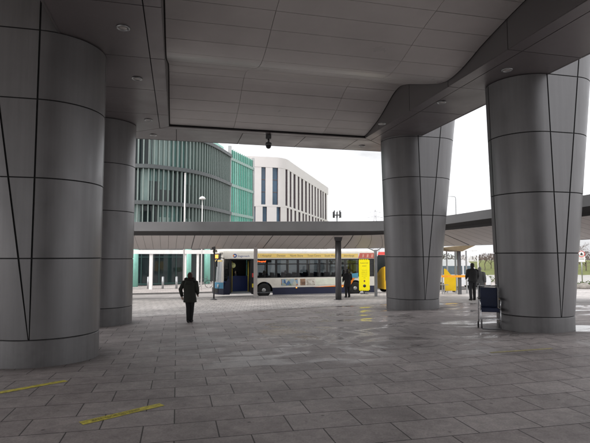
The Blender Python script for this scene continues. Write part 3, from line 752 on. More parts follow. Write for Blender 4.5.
# operator name and roundel over the door
lg = mat('logo_blue', (.03, .07, .25), .5); lg2 = mat('logo_orange', (.8, .25, .04), .5)
s_ = MB()
for k in range(20):
    t0, t1 = 2 * pi * k / 20, 2 * pi * (k + 1) / 20
    q = lambda t, r: (.72 + r * cos(t), -.0065, 2.66 + r * sin(t))
    s_.quad(q(t0, .055), q(t1, .055), q(t1, .125), q(t0, .125), 1 if 8 <= k <= 11 else 0)
s_.build('roundel', [lg, lg2], bus)
text_obj('operator_name', 'Stagecoach', .19, frame((.89, -.0065, 2.58), (1, 0, 0), (0, 0, 1)), lg, bus, extrude=0, sx=.9)
s_ = MB(); s_.box(1.98, 3.1, .03, .05, 2.22, 2.38); d_ = s_.build('side_display', bus_dk, bus)
text_obj('side_readout', '1 Hospital', .15, frame((2.06, .024, 2.25), (1, 0, 0), (0, 0, 1)), led, d_, extrude=0.001, sx=1.1)
# picture posters under the windows
def pictm(name, cols, sc):
    m = bpy.data.materials.new(name); m.use_nodes = True; nt = m.node_tree; b = nt.nodes['Principled BSDF']
    tc = nd(nt, 'ShaderNodeTexCoord'); nz = nd(nt, 'ShaderNodeTexVoronoi', Scale=sc); nt.links.new(tc.outputs['Object'], nz.inputs['Vector'])
    sp = nd(nt, 'ShaderNodeSeparateColor'); nt.links.new(nz.outputs['Color'], sp.inputs[0])
    cr = nd(nt, 'ShaderNodeValToRGB'); nt.links.new(sp.outputs[0], cr.inputs[0])
    e = cr.color_ramp.elements; e[0].color = (*cols[0], 1); e[1].color = (*cols[-1], 1)
    for i, c_ in enumerate(cols[1:-1]): q = e.new((i + 1) / (len(cols) - 1)); q.color = (*c_, 1)
    nt.links.new(cr.outputs[0], b.inputs['Base Color']); b.inputs['Roughness'].default_value = .4; return m
pA = pictm('seaside_picture', [(.05, .12, .28), (.25, .38, .5), (.5, .5, .42), (.12, .2, .12), (.4, .16, .1)], 5.); pB = pictm('portrait_picture', [(.06, .03, .02), (.4, .25, .16), (.12, .07, .05)], 7.); pC = pictm('paper_picture', [(.6, .58, .52), (.25, .2, .15), (.7, .68, .62)], 6.)
ex = mat('advert_pale_print', (.66, .68, .58), .4, 0, .1, 3)
for x0, x1, m in ((3.75, 4.88, pA), (5.05, 5.40, pB), (5.48, 6.05, pC), (6.12, 8.2, ex)):
    s_ = MB(); s_.box(x0, x1, -.012, 0, .74, 1.16); s_.build('side_poster', m, bus)
s_ = MB(); s_.prism([(6.0, .60), (7.2, .66), (8.3, .72), (8.3, .60)], -.016, -.001); s_.prism([(8.3, .62), (8.42, 1.16), (8.95, 1.16), (8.60, .62)], -.016, -.001); s_.build('orange_swoosh', bus_or, bus)
s_ = MB(); s_.prism([(8.38, 1.16), (8.5, 1.42), (9.2, 1.5), (9.2, 1.17)], -.016, -.001); s_.build('blue_swoosh', bus_blue, bus)
s_ = MB(); s_.prism([(9.22, 2.49), (BL - .05, 2.49), (BL - .05, 2.84), (9.34, 2.84)], -.016, -.001); s_ = s_.build('red_rear_panel', mat('faded_red_paint', (.50, .12, .09), .45, 0, .15, 3), bus)
for k in range(3):
    m_ = MB(); m_.prism([(9.5 + k * .34, 2.55), (9.62 + k * .34, 2.55), (9.66 + k * .34, 2.76), (9.54 + k * .34, 2.76)], -.021, -.0165); m_.build('pale_flash', mat('pale_flash_paint', (.62, .34, .26), .5), s_)
for x_ in (4.75, 8.0):
    s_ = MB(); s_.box(x_, x_ + .08, -.02, 0, .56, .61); s_.build('side_marker', led2, bus)
s_ = MB(); s_.tube([(.05, .0, 2.5), (-.3, -.12, 2.55), (-.42, -.14, 2.35)], .025, 8); s_.box(-.50, -.40, -.24, -.06, 1.98, 2.38, bev=.03); s_.build('mirror', bus_dk, bus)
def wheel(parent, x_, y_, r, inward, hubm=galv):
    w = MB(); w.lathe([(r * .62, -.1), (r * .95, -.11), (r, -.06), (r, .08), (r * .95, .12), (r * .62, .12)], n=28)
    w_ = w.build('wheel', rubber, parent); w_.matrix_local = Matrix.Translation((x_, y_, r)) @ Matrix.Rotation(radians(90), 4, 'X')
    w = MB(); w.lathe([(r * .62, .085), (r * .55, .06), (r * .30, .05), (r * .28, .12), (r * .1, .13), (.001, .13)], n=20, caps=False); w.build('rim', hubm, w_)
for u_ in wheels_u:
    wheel(bus, u_, .15, .46, 1); wheel(bus, u_, BW - .15, .46, -1)

# ------------------------------------------------------------------ people
skin_m = mat('skin', (.42, .27, .20), .55, 0, .06, 10)
def body_mesh(name, V, E, root, m, parent, sub=1):
    me = bpy.data.meshes.new(name); me.from_pydata([v[0] for v in V], E, []); o = bpy.data.objects.new(name, me); COL.objects.link(o)
    md = o.modifiers.new('skin', 'SKIN'); md.use_smooth_shade = True; md.branch_smoothing = .4
    for i, v in enumerate(V):
        r = v[1]; me.skin_vertices[0].data[i].radius = r if isinstance(r, tuple) else (r, r)
        me.skin_vertices[0].data[i].use_root = (i == root)
    sb = o.modifiers.new('sub', 'SUBSURF'); sb.levels = sub; sb.render_levels = sub
    dg = bpy.context.evaluated_depsgraph_get(); dg.update(); m2 = bpy.data.meshes.new_from_object(o.evaluated_get(dg))
    bpy.data.objects.remove(o); m2.name = name; m2.materials.clear(); m2.materials.append(m)
    for p_ in m2.polygons: p_.use_smooth = True
    o = bpy.data.objects.new(name, m2); COL.objects.link(o); o.parent = parent
    return o
def rings(mb, R, n=20, caps=True):          # R: list of (x, y, z, rx, ry)
    vs = []; fs = []
    for cx, cy, z, rx, ry in R:
        for k in range(n):
            t = 2 * pi * k / n; q = .04 * sin(3 * t + z * 9)
            vs.append((cx + rx * cos(t) * (1 + q), cy + ry * sin(t) * (1 + q), z))
    for i in range(len(R) - 1):
        for k in range(n): fs.append((i * n + k, i * n + (k + 1) % n, (i + 1) * n + (k + 1) % n, (i + 1) * n + k))
    mb.add(vs, fs, 0, True)
    if caps:
        o = len(mb.v) - len(vs); mb.f.append(tuple(o + k for k in range(n))[::-1]); mb.mi.append(0); mb.sm.append(True)
        mb.f.append(tuple(o + (len(R) - 1) * n + k for k in range(n))); mb.mi.append(0); mb.sm.append(True)
def person(label, loc, rz, h, arms, feet, coatm, legm, hairm, hem=.62, hood=False, bag=None, wide=1.0, sitting=False):
    """arms: for each side elbow and wrist; feet: knee and ankle; local frame faces +y, x to the right, height 1.72"""
    t = thing('person', label, 'person', loc, rz); k = h / 1.72
    t.scale = (k, k, k)
    V = [((0, 0, .96), (.13, .10)), ((0, 0, 1.14), (.12, .09)), ((0, -.01, 1.33), (.15, .10)), ((0, -.01, 1.45), .06), ((0, .0, 1.52), .052), ((0, .015, 1.58), (.074, .085)), ((0, .012, 1.65), (.076, .088)), ((0, .0, 1.705), (.05, .055)),
         ((0, .108, 1.585), .013), ((.082, .0, 1.60), .014), ((-.082, .0, 1.60), .014)]
    E = [(0, 1), (1, 2), (2, 3), (3, 4), (4, 5), (5, 6), (6, 7), (5, 8), (5, 9), (5, 10)]
    def addv(p, r, par): V.append((p, r)); E.append((par, len(V) - 1)); return len(V) - 1
    for s_, (kn, an) in zip((-1, 1), feet):
        hip = addv((s_ * .09, 0, .90), .085, 0); kne = addv(kn, .055, hip); ank = addv(an, .04, kne)
        addv((an[0] + s_ * .015, an[1] + .15, max(.03, an[2] - .055)), .03, ank)
    hands = []
    for s_, (el, wr) in zip((-1, 1), arms):
        sh = addv((s_ * .175, -.01, 1.41), .055, 2); e_ = addv(el, .042, sh); w_ = addv(wr, .027, e_)
        d = (Vector(wr) - Vector(el)).normalized(); pa = Vector(wr) + d * .06; pl = addv(tuple(pa), (.034, .02), w_)
        sd = d.cross(Vector((0, 1, 0.2))).normalized(); nn = sd.cross(d).normalized()
        for j in range(4):
            o_ = sd * (-.03 + .02 * j); ln = (.066, .078, .072, .056)[j]
            q1 = addv(tuple(pa + d * .03 + o_), .0095, pl); q2 = addv(tuple(pa + d * (.03 + ln * .55) + o_ + nn * .008), .0085, q1); addv(tuple(pa + d * (.03 + ln) + o_ + nn * .026), .007, q2)
        q1 = addv(tuple(pa - d * .02 - sd * .045 + nn * .01), .011, pl); addv(tuple(pa + d * .03 - sd * .055 + nn * .022), .009, q1)
    body_mesh('body', V, E, 0, skin_m, t)
    # trousers
    m_ = MB()
    for s_, (kn, an) in zip((-1, 1), feet):
        hp = Vector((s_ * .085, 0, .93)); kn = Vector(kn); an = Vector(an)
        pts = [hp, hp.lerp(kn, .35), hp.lerp(kn, .7), kn, kn.lerp(an, .3), kn.lerp(an, .65), an + Vector((0, 0, -.03))]
        m_.tube(pts, [.105, .102, .085, .075, .076, .068, .062], 14)
    rings(m_, [(0, 0, .82, .16, .11), (0, 0, .92, .175, .125), (0, 0, 1.02, .165, .12)])
    m_.build('trousers', legm, t)
    # coat: torso, skirt, sleeves
    m_ = MB()
    w = wide
    R = [(0, -.0, hem, .205 * w, .155 * w), (0, -.0, hem + .012, .212 * w, .162 * w), (0, -.005, .80, .205 * w, .155 * w), (0, -.01, .95, .195 * w, .15 * w), (0, -.01, 1.08, .185 * w, .14 * w), (0, -.015, 1.22, .20 * w, .145 * w), (0, -.02, 1.33, .215 * w, .14 * w), (0, -.02, 1.41, .19 * w, .12 * w), (0, -.015, 1.46, .12, .10), (0, -.01, 1.50, .075, .078)]
    rings(m_, [r for r in R if r[2] >= hem])
    for s_, (el, wr) in zip((-1, 1), arms):
        sh = Vector((s_ * .165 * w, -.015, 1.40)); el = Vector(el); wr = Vector(wr)
        m_.tube([sh + Vector((-s_ * .05, 0, .0)), sh + Vector((s_ * .035, 0, -.02)), sh.lerp(el, .5) + Vector((s_ * .01, 0, 0)), el, el.lerp(wr, .5), wr], [.085, .088, .076, .07, .064, .052], 14)
    coat = m_.build('coat', coatm, t)
    if hood:
        fur = mat('dark_fur_trim', (.02, .017, .014), .95, 0, .4, 30)
        m_ = MB()
        for q in range(26):
            a_ = 2 * pi * q / 26; m_.ball((.145 * cos(a_), -.03 + .12 * sin(a_), 1.475 + .03 * sin(a_ * 2) + random.uniform(-.012, .012)), .048 + random.uniform(0, .014), 6)
        m_.build('fur_collar', fur, coat)
        m_ = MB(); rings(m_, [(0, -.11, 1.28, .06, .02), (0, -.14, 1.33, .13, .055), (0, -.145, 1.42, .15, .07), (0, -.12, 1.49, .13, .06), (0, -.1, 1.51, .07, .03)]); m_.build('hood', coatm, coat)
    # shoes
    for s_, (kn, an) in zip((-1, 1), feet):
        z = an[2] - .085
        m_ = MB(); m_.tube([(an[0], an[1] - .065, z + .04), (an[0], an[1] - .04, z + .05), (an[0], an[1] + .04, z + .05), (an[0] + s_ * .008, an[1] + .12, z + .038), (an[0] + s_ * .01, an[1] + .185, z + .03)], [.03, .047, .047, .042, .022], 12)
        m_.tube([(an[0], an[1] - .01, z + .04), (an[0], an[1] - .01, z + .12)], [.046, .045], 12)
        m_.build('shoe', black_p, t)
    # hair with uneven tufts
    m_ = MB(); n = 16
    R = [(0, -.022, 1.505, .062, .05), (0, -.016, 1.55, .078, .078), (0, -.014, 1.60, .089, .094), (0, -.008, 1.65, .092, .099), (0, -.006, 1.69, .082, .088), (0, -.005, 1.722, .055, .06), (0, -.005, 1.738, .02, .02)]
    vs = []; fs = []
    for r_, (cx, cy, z, rx, ry) in enumerate(R):
        for q in range(n):
            a_ = 2 * pi * q / n; f_ = .3 if (r_ < 4 and sin(a_) > .55) else 1
            vs.append((cx + rx * cos(a_) * (1 + .06 * sin(5 * a_ + r_)), cy + ry * sin(a_) * (f_ if sin(a_) > 0 else 1) * (1 + .06 * cos(7 * a_ + r_)), z + .012 * sin(4 * a_ + r_)))
    for i in range(len(R) - 1):
        for q in range(n): fs.append((i * n + q, i * n + (q + 1) % n, (i + 1) * n + (q + 1) % n, (i + 1) * n + q))
    m_.add(vs, fs + [tuple((len(R) - 1) * n + q for q in range(n))], 0, True); m_.build('hair', hairm, t)
    for s_ in (-1, 1):
        m_ = MB(); m_.ball((s_ * .032, .094, 1.615), .011, 6); m_.build('eye', black_p, t)
    if bag: bag(t)
    return t
blk = mat('black_wool', (.016, .016, .017), .9, 0, .3, 25); olive = mat('dark_olive_coat', (.024, .026, .02), .8, 0, .3, 14, .3, 90); hair_r = mat('auburn_hair', (.07, .024, .018), .6, 0, .3, 40); hair_d = mat('dark_hair', (.02, .016, .013), .6, 0, .3, 40); hair_g = mat('grey_hair', (.25, .24, .23), .6, 0, .3, 40)
grey_c = mat('grey_coat_cloth', (.16, .165, .17), .85, 0, .2, 20)
p = on_ground(189.5, 322.5)
person('person in a dark olive parka with fur collar walking away across the plaza', p, radians(-6), 1.70,
       [((-.33, -.04, 1.14), (-.30, .05, .90)), ((.27, -.02, 1.15), (.24, .12, .98))],
       [((-.045, -.02, .50), (-.03, -.05, .09)), ((.06, .06, .50), (.045, .02, .09))], olive, blk, hair_r, hem=.70, hood=True, wide=1.12)
p = on_ground(347.5, 297.6)
person('person in a long black coat standing behind the dark canopy post by the bus', p, radians(20), 1.66,
       [((-.27, .0, 1.13), (-.22, .14, 1.0)), ((.27, .0, 1.13), (.22, .15, 1.0))], [((-.09, .02, .5), (-.1, -.02, .09)), ((.10, .02, .5), (.12, .0, .09))], blk, blk, hair_d, hem=.66, wide=1.1)
p = on_ground(473, 300.5)
jk = mat('black_jacket_cloth', (.014, .014, .016), .75, 0, .2, 20)
person('person in a short black jacket seen from behind near the yellow shelter', p, radians(8), 1.80,
       [((-.27, .02, 1.15), (-.2, .2, 1.03)), ((.27, .0, 1.13), (.25, .1, .92))], [((-.1, .03, .5), (-.11, -.04, .09)), ((.1, .05, .5), (.11, .06, .09))], jk, mat('charcoal_trousers', (.03, .03, .034), .85), hair_d, hem=.88, wide=1.15)
p = on_ground(480.5, 299)
person('person in a grey coat walking just right of the person in the black jacket', p, radians(-35), 1.66,
       [((-.27, .06, 1.14), (-.24, .2, .98)), ((.28, -.08, 1.14), (.27, -.02, .90))], [((-.09, .10, .5), (-.1, .16, .1)), ((.09, -.05, .5), (.1, -.24, .14))], grey_c, mat('slate_trousers', (.07, .075, .085), .85), hair_g, hem=.72, wide=1.1)
# seated passengers behind the bus windows
def rider(x_, y_, label, m, hm):
    w = Matrix.Rotation(RA, 4, 'Z') @ Vector((x_, y_, 0)); p = Vector((RO.x + w.x, RO.y + w.y, zr + .88 - .86))
    person(label, p, RA + pi / 2, 1.66, [((-.27, .05, 1.13), (-.16, .25, 1.02)), ((.27, .05, 1.13), (.16, .25, 1.02))],
           [((-.1, .42, .90), (-.1, .40, .46)), ((.1, .42, .90), (.1, .40, .46))], m, blk, hm, hem=.86)
rider(2.75, .5, 'seated passenger in dark clothes behind the first bus window', jk, hair_d)
rider(1.15, 1.75, 'bus driver in dark clothes sitting in the cab behind the open door', jk, hair_d)
rider(4.2, .5, 'seated passenger in a grey coat in the second window bay of the bus', grey_c, hair_g)
rider(8.35, .5, 'seated passenger in dark clothes in the rear half of the bus', blk, hair_d)
# ------------------------------------------------------------------ transit chair beside the right column
p = on_ground(490, 329.5)
ch = thing('transit_chair', 'navy padded wheeled transit chair with a silver tube frame beside the right column', 'wheelchair', p, radians(-15)); ch.scale = (.90, .80, 1.04)
nv = mat('navy_vinyl', (.012, .02, .055), .5, 0, .15, 12)
m_ = MB(); m_.box(-.245, .245, .12, .18, .555, 1.07, bev=.03); m_.build('backrest', nv, ch)
m_ = MB(); m_.box(-.26, .26, -.26, .16, .46, .56, bev=.025); m_.build('seat', nv, ch)
m_ = MB()
for s_ in (-1, 1):
    m_.tube([(s_ * .29, .30, .10), (s_ * .29, .22, .55), (s_ * .29, .22, 1.02), (s_ * .285, .23, 1.10), (s_ * .25, .26, 1.135), (s_ * .22, .30, 1.14)], .016, 10)
    m_.tube([(s_ * .27, -.36, .05), (s_ * .27, -.34, .5), (s_ * .27, -.3, .54), (s_ * .28, .2, .54)], .015, 10)
    m_.tube([(s_ * .29, .20, .78), (s_ * .30, -.1, .78), (s_ * .30, -.26, .76), (s_ * .28, -.30, .70), (s_ * .27, -.32, .54)], .015, 10)
    m_.tube([(s_ * .28, .26, .22), (s_ * .275, -.34, .22)], .012, 8)
m_.tube([(-.29, .22, 1.11), (.29, .22, 1.11)], .013, 10); m_.tube([(-.28, .27, .25), (.28, .27, .25)], .012, 8); m_.tube([(-.27, -.35, .30), (.27, -.35, .30)], .01, 8)
m_.build('tube_frame', chrome, ch)
for s_ in (-1, 1):
    m_ = MB(); m_.box(s_ * .30 - .025, s_ * .30 + .025, -.24, .14, .785, .815, bev=.01); m_.build('armrest', black_p, ch)
    for y_, r_ in ((.30, .085),):
        if 0: pass
        m_ = MB(); m_.lathe([(r_ * .7, -.02), (r_, -.016), (r_, .016), (r_ * .7, .02)], n=20); w_ = m_.build('rear_wheel', rubber, ch)
        w_.matrix_local = Matrix.Translation((s_ * .30, y_, r_)) @ Matrix.Rotation(radians(90), 4, 'Y')
        m_ = MB(); m_.lathe([(.001, -.012), (r_ * .7, -.012), (r_ * .7, .012), (.001, .012)], n=14); m_.build('hub', galv, w_)
m_ = MB(); m_.box(-.26, .26, -.52, -.34, .05, .075, bev=.008); m_.tube([(-.25, -.34, .3), (-.25, -.40, .07)], .012, 8); m_.tube([(.25, -.34, .3), (.25, -.40, .07)], .012, 8); m_.build('footrest', steel, ch)
for s_ in (-1, 1):
    m_ = MB(); m_.tube([(s_ * .29, .25, 1.138), (s_ * .24, .33, 1.14)], .02, 10); m_.build('push_grip', black_p, ch)
# ------------------------------------------------------------------ yellow sign beside the bus
p = on_ground(364.5, 294.2)
ys_ = mat('bright_yellow_board', (.90, .78, .0), .45, 0, .04)
t = thing('yellow_sign', 'tall bright yellow notice board with toothed ends and a black spot near its foot', 'sign', p, radians(2))
hb = at_depth(364, 291, p.y).z - p.z; ht = at_depth(364, 259, p.y).z - p.z; wd = 10.6 / 490 * p.y / 2
m_ = MB(); m_.box(-wd, wd, -.025, .025, hb + .07, ht - .07); 
for k in range(5):
    x0 = -wd + .03 + k * (2 * wd - .06) / 5
    m_.box(x0, x0 + (wd * 2 - .06) / 5 * .6, -.025, .025, ht - .07, ht - .01); m_.box(x0, x0 + (wd * 2 - .06) / 5 * .6, -.025, .025, hb + .01, hb + .07)
m_.build('board', ys_, t)
m_ = MB(); m_.box(-wd - .02, wd + .02, .026, .05, ht - .10, ht + .01); m_.box(-wd - .02, wd + .02, .026, .05, hb - .01, hb + .1); m_.build('dark_backing', black_p, t)
hh = ht - hb
for tx, zf, sz in (('PLEASE KEEP', .855, .105), ('APART', .765, .105), ('Thank you for', .64, .07), ('keeping a safe', .58, .07), ('distance while', .52, .07), ('you are here', .46, .07), ('today', .40, .07)):
    text_obj('lettering', tx, sz, frame((0, -.0265, hb + hh * zf), (1, 0, 0), (0, 0, 1)), mat('sign_ink', (.12, .10, .02), .6), t, 'CENTER', 0, .92)
m_ = MB(); m_.lathe([(.001, 0), (.10, 0), (.10, .004), (.001, .004)], n=22); o_ = m_.build('black_spot', black_p, t); o_.matrix_local = Matrix.Translation((0, -.026, hb + hh * .16)) @ Matrix.Rotation(radians(90), 4, 'X')
m_ = MB(); m_.ball((0, -.027, hb + hh * .31), .055, 8, sy=.05, sz=1.25); m_.build('drop_symbol', mat('sign_brown_ink', (.2, .08, .03), .6), t)
m_ = MB(); m_.tube([(0, .06, 0), (0, .06, hb + .5)], .03, 8); m_.box(-.24, .24, -.2, .3, -.01, .03); m_.build('stand', steel, t)
# ------------------------------------------------------------------ yellow minibus queued behind the bus
x, y = rd(11.35, .15)
mbus = thing('yellow_minibus', 'yellow fronted minibus with a red header waiting directly behind the bus', 'minibus', (x, y, G(x, y) - .11), RA)
m_ = MB(); m_.prism([(0, .35), (0, .92), (.14, 1.0), (.26, 1.14), (.36, 1.34), (.5, 1.58), (.68, 1.74), (.95, 1.80), (4.1, 1.80), (4.2, .35)], 0, 2.1); m_.prism([(2.1, .35), (2.1, 1.0), (1.75, 1.08), (1.35, 1.24), (1.0, 1.46), (.7, 1.68), (.4, 1.83), (.0, 1.92), (0, .35)], -.07, -.005, axis='x')
m_.build('lower_body', mat('minibus_yellow', (.85, .50, .015), .35, 0, .05, coat=.3), mbus)
m_ = MB(); m_.prism([(.04, .9), (.12, 1.6), (.5, 2.72), (4.1, 2.72), (4.1, .9)], .05, 2.05); m_.build('window_band', bus_dk, mbus)
m_ = MB(); m_.prism([(.5, 2.725), (.6, 2.95), (4.0, 3.0), (4.15, 2.725)], 0, 2.1); rh_ = m_.build('red_header', bus_red, mbus)
m_ = MB(); m_.prism([(.26, 1.95), (.48, 2.70), (.62, 2.70), (.40, 1.95)], .02, .049); m_.build('yellow_pillar', yellow_p, mbus)
for u_ in (.95, 3.3): wheel(mbus, u_, .1, .36, 1); wheel(mbus, u_, 2.0, .36, 1)
# ------------------------------------------------------------------ waiting shelter at the right
tint = glass('clear_shelter_glass', (.86, .9, .88), .02, .3)
def sp_(px, py, d): return at_depth(px, py, d)
g0 = on_ground(459.5, 294.5); D0 = g0.y
sh = thing('waiting_shelter', 'glazed waiting shelter with a tilted brown roof and orange rail between the two right columns', 'bus shelter', g0)
def L_(px, py, dd=0): q = at_depth(px, py, D0 + dd); return q - g0
m_ = MB(); a_ = L_(441, 248); b_ = L_(473.5, 246.2)
m_.prism([(a_.x, a_.z + .0), (b_.x, b_.z + .12), (b_.x, b_.z + .05), (L_(460, 251.5).x, L_(460, 251.5).z), (L_(448, 250).x, L_(448, 250).z)], -.4, 2.2)
m_.build('roof', mat('shelter_roof_brown', (.17, .125, .07), .6, 0, .2, 3), sh)
def spost(px, w, dd, m, ptop=250.5):
    m_ = MB(); a_ = L_(px, 294, dd); zt = L_(px, ptop, 0).z; zz = G(g0.x + a_.x, g0.y + dd) - g0.z
    m_.box(a_.x - w, a_.x + w, dd - w, dd + w, zz - .02, zt); m_.build('post', m, sh)
spost(442.5, .035, .3, galv); spost(447.5, .035, 1.6, galv); spost(456.2, .05, 1.8, galv); spost(459.8, .095, 0, steel); spost(467, .04, 1.2, galv)
m_ = MB(); a_ = L_(441, 276.2); b_ = L_(466.5, 276.2); m_.box(a_.x, b_.x, -.14, -.10, a_.z - .07, a_.z + .07); m_.build('orange_rail', mat('orange_rail_paint', (.80, .33, .02), .45), sh)
m_ = MB(); a_ = L_(442, 285); b_ = L_(449, 285); m_.box(a_.x, b_.x, .1, .4, a_.z - .02, a_.z + .02); m_.box((a_.x+b_.x)/2-.03, (a_.x+b_.x)/2+.03, .2, .26, G(g0.x+a_.x, g0.y) - g0.z, a_.z); m_.build('perch_seat', galv, sh)
m_ = MB(); a_ = L_(441.5, 292); b_ = L_(466.5, 253); m_.quad((a_.x, 1.7, a_.z), (b_.x, 1.7, a_.z), (b_.x, 1.7, b_.z), (a_.x, 1.7, b_.z)); m_.build('glazing', tint, sh)
yb = thing('yellow_board', 'sloping topped yellow board leaning inside the waiting shelter', 'board', g0 + Vector((0, .6, 0)))
q = [L_(447.4, 291.5), L_(459.2, 291.5), L_(459, 277.5), L_(453.6, 275), L_(449.2, 269.5), L_(447.2, 268.8)]
m_ = MB(); m_.prism([(v.x, v.z) for v in q], .0, .06); m_.build('panel', mat('amber_yellow_board', (.85, .55, .01), .45, 0, .05), yb)
m_ = MB(); m_.box(q[0].x + .05, q[0].x + .12, .06, .4, q[0].z - .1, q[0].z + .02); m_.box(q[1].x - .12, q[1].x - .05, .06, .4, q[0].z - .1, q[0].z + .02); m_.build('foot', steel, yb)
a_ = at_depth(458, 262, 66); b_ = at_depth(478, 262, 66); z0 = at_depth(460, 261, 66).z; z1 = at_depth(460, 250.5, 66).z; zg = G(a_.x, 66)
t = thing('white_lattice_gantry', 'white cross braced gantry on the skyline behind the van and shelter', 'gantry', (a_.x, 66, zg)); W_ = b_.x - a_.x
for x_ in (0, W_ / 2, W_): m_ = MB(); m_.tube([(x_, 0, -.1), (x_, 0, z1 - zg)], .07, 6); m_.build('leg', white_p, t)
for z_ in (z0, z1): m_ = MB(); m_.tube([(0, 0, z_ - zg), (W_, 0, z_ - zg)], .06, 6); m_.build('rail', white_p, t)
for k in range(4):
    for q in ((z0, z1), (z1, z0)): m_ = MB(); m_.tube([(W_ * k / 4, .02, q[0] - zg), (W_ * (k + 1) / 4, .02, q[1] - zg)], .05, 6); m_.build('brace', white_p, t)
# ------------------------------------------------------------------ white van
x, y = at_depth(477.5, 280, 43).xy
vz = G(x, y) - .08
van = thing('white_van', 'white high roofed van with bluish windows parked on the far road at right', 'van', (x, y, vz), radians(192))
vw = mat('van_white_paint', (.74, .75, .77), .3, 0, .04, coat=.4)
m_ = MB(); P_ = [(0, .38), (0, .85), (.12, 1.02), (.95, 1.22), (1.75, 2.15), (2.1, 2.38), (2.6, 2.48), (5.4, 2.46), (5.6, 2.3), (5.65, .4)]
m_.prism(P_, 0, 1.95); m_.build('body', vw, van)
vg = mat('van_window_glass', (.10, .14, .17), .06, 0, .1)
for yo in (-.012, 1.95):
    for q in ([(1.25, 1.28), (1.85, 1.98), (2.45, 1.98), (2.45, 1.28)], [(2.6, 1.28), (2.6, 1.98), (3.9, 1.98), (3.9, 1.28)], [(4.05, 1.28), (4.05, 1.98), (5.35, 1.98), (5.35, 1.28)]):
        m_ = MB(); m_.prism(q, yo, yo + .012); m_.build('side_window', vg, van)
m_ = MB(); m_.quad((1.0, .12, 1.30), (1.68, .16, 2.09), (1.68, 1.79, 2.09), (1.0, 1.83, 1.30)); o_ = m_.build('windscreen', vg, van); o_.location = (-.03, 0, .02)
for yo in (-.16, 1.97):
    m_ = MB(); m_.box(1.2, 1.32, yo, yo + .15, 1.25, 1.6, bev=.03); m_.build('mirror', black_p, van)
for yo in (.15, 1.5):
    m_ = MB(); m_.box(-.01, .1, yo, yo + .3, .78, .95, bev=.02); m_.build('headlight', MATS['headlamp_lens'], van)
m_ = MB(); m_.box(-.04, .2, .02, 1.93, .34, .6, bev=.03); m_.build('bumper', black_p, van)
for u_ in (.95, 4.55): wheel(van, u_, .08, .34, 1); wheel(van, u_, 1.87, .34, 1)

# ------------------------------------------------------------------ finned office building
def smooth_path(P, n=6): return [(a_[0], a_[1]) for a_ in dense([(p_[0], p_[1]) for p_ in P], n)]
def resample(P, st):
    out = [P[0]]; acc = 0
    for a_, b_ in zip(P[:-1], P[1:]):
        L = hypot(b_[0] - a_[0], b_[1] - a_[1]); pos = st - acc
        while pos <= L: f = pos / L; out.append((a_[0] + (b_[0] - a_[0]) * f, a_[1] + (b_[1] - a_[1]) * f)); pos += st
        acc = (acc + L) % st
    return out
def normals(P):
    N = []
    for i in range(len(P)):
        a_, b_ = P[max(i - 1, 0)], P[min(i + 1, len(P) - 1)]; d = Vector((b_[0] - a_[0], b_[1] - a_[1])).normalized(); N.append(Vector((d.y, -d.x)))
    return N
def wall(mb, P, z0, z1, o0=0., o1=None, mi=0):         # vertical strip along path, offset outward
    N = normals(P); o1 = o0 if o1 is None else o1
    for i in range(len(P) - 1):
        a0 = (P[i][0] + N[i].x * o0, P[i][1] + N[i].y * o0); b0 = (P[i + 1][0] + N[i + 1].x * o0, P[i + 1][1] + N[i + 1].y * o0)
        a1 = (P[i][0] + N[i].x * o1, P[i][1] + N[i].y * o1); b1 = (P[i + 1][0] + N[i + 1].x * o1, P[i + 1][1] + N[i + 1].y * o1)
        mb.quad((*a0, z0), (*b0, z0), (*b1, z1), (*a1, z1), mi)
def band(mb, P, z0, z1, oi, oo, mi=0):                 # solid belt along path
    wall(mb, P, z0, z1, oo, oo, mi); wall(mb, P, z0, z0 + 1e-4, oi, oo, mi); wall(mb, P, z1, z1 - 1e-4, oi, oo, mi)
ZG = -.80
offc = thing('office_building', 'curved glass office building wrapped in pale vertical fins with a mint green end', 'building', (0, 0, 0))
PA = smooth_path([(-34, 47.4), (-24, 47.6), (-15.7, 48.0), (-13.4, 49.0), (-11.1, 51.2), (-9.75, 54.0), (-8.9, 57.3), (-8.2, 61.0)])
PB = [(-8.15, 61.2), (-7.4, 63.7), (-6.65, 66.2), (-5.9, 68.8)]
gd = mat('office_dark_glass', (.02, .035, .037), .06, 0, .2, .6); gt = mat('office_teal_glass', (.13, .27, .25), .1, 0, .2, .6); gm = mat('office_pale_blind', (.42, .56, .53), .35, 0, .1, .8)
mint = mat('mint_green_glass', (.09, .50, .37), .12, 0, .14, .5, coat=.5); mint2 = mat('mint_green_glass_pale', (.24, .64, .52), .15, 0, .12, .5, coat=.5)
finm = mat('pale_fin_metal', (.245, .30, .28), .45, .25, .06); finband = mat('floor_band_grey', (.10, .11, .112), .5, .3, .08)
m_ = MB(); levels = [3.75, 7.35, 10.97, 14.6]
pp = resample(PA, 1.1)
for z0, z1 in zip(levels[:-1], levels[1:]):
    i = 0
    while i < len(pp) - 1:
        k = random.choice([1, 1, 2]); j = min(i + k, len(pp) - 1); mi = random.choices([0, 1, 2], [.50, .28, .22])[0]
        zm = z0 + (z1 - z0) * random.choice([1, 1, .62, .4]) 
        wall(m_, pp[i:j + 1], z0, zm, -.55, None, mi)
        if zm < z1: wall(m_, pp[i:j + 1], zm, z1, -.55, None, random.choice([0, 1]))
        i = j
m_.build('upper_glazing', [gd, gt, gm], offc, fix=False)
m_ = MB(); q = resample(PA, .5); N = normals(q)
for (x, y), n in zip(q, N):
    tdir = Vector((-n.y, n.x)); 
    c_ = [Vector((x, y)) + n * o + tdir * w for o, w in ((-.18, -.055), (-.18, .055), (.14, .055), (.14, -.055))]
    m_.prism([(v.x, v.y) for v in c_], 3.9, 14.45, axis='z')
m_.build('fin_screen', finm, offc)
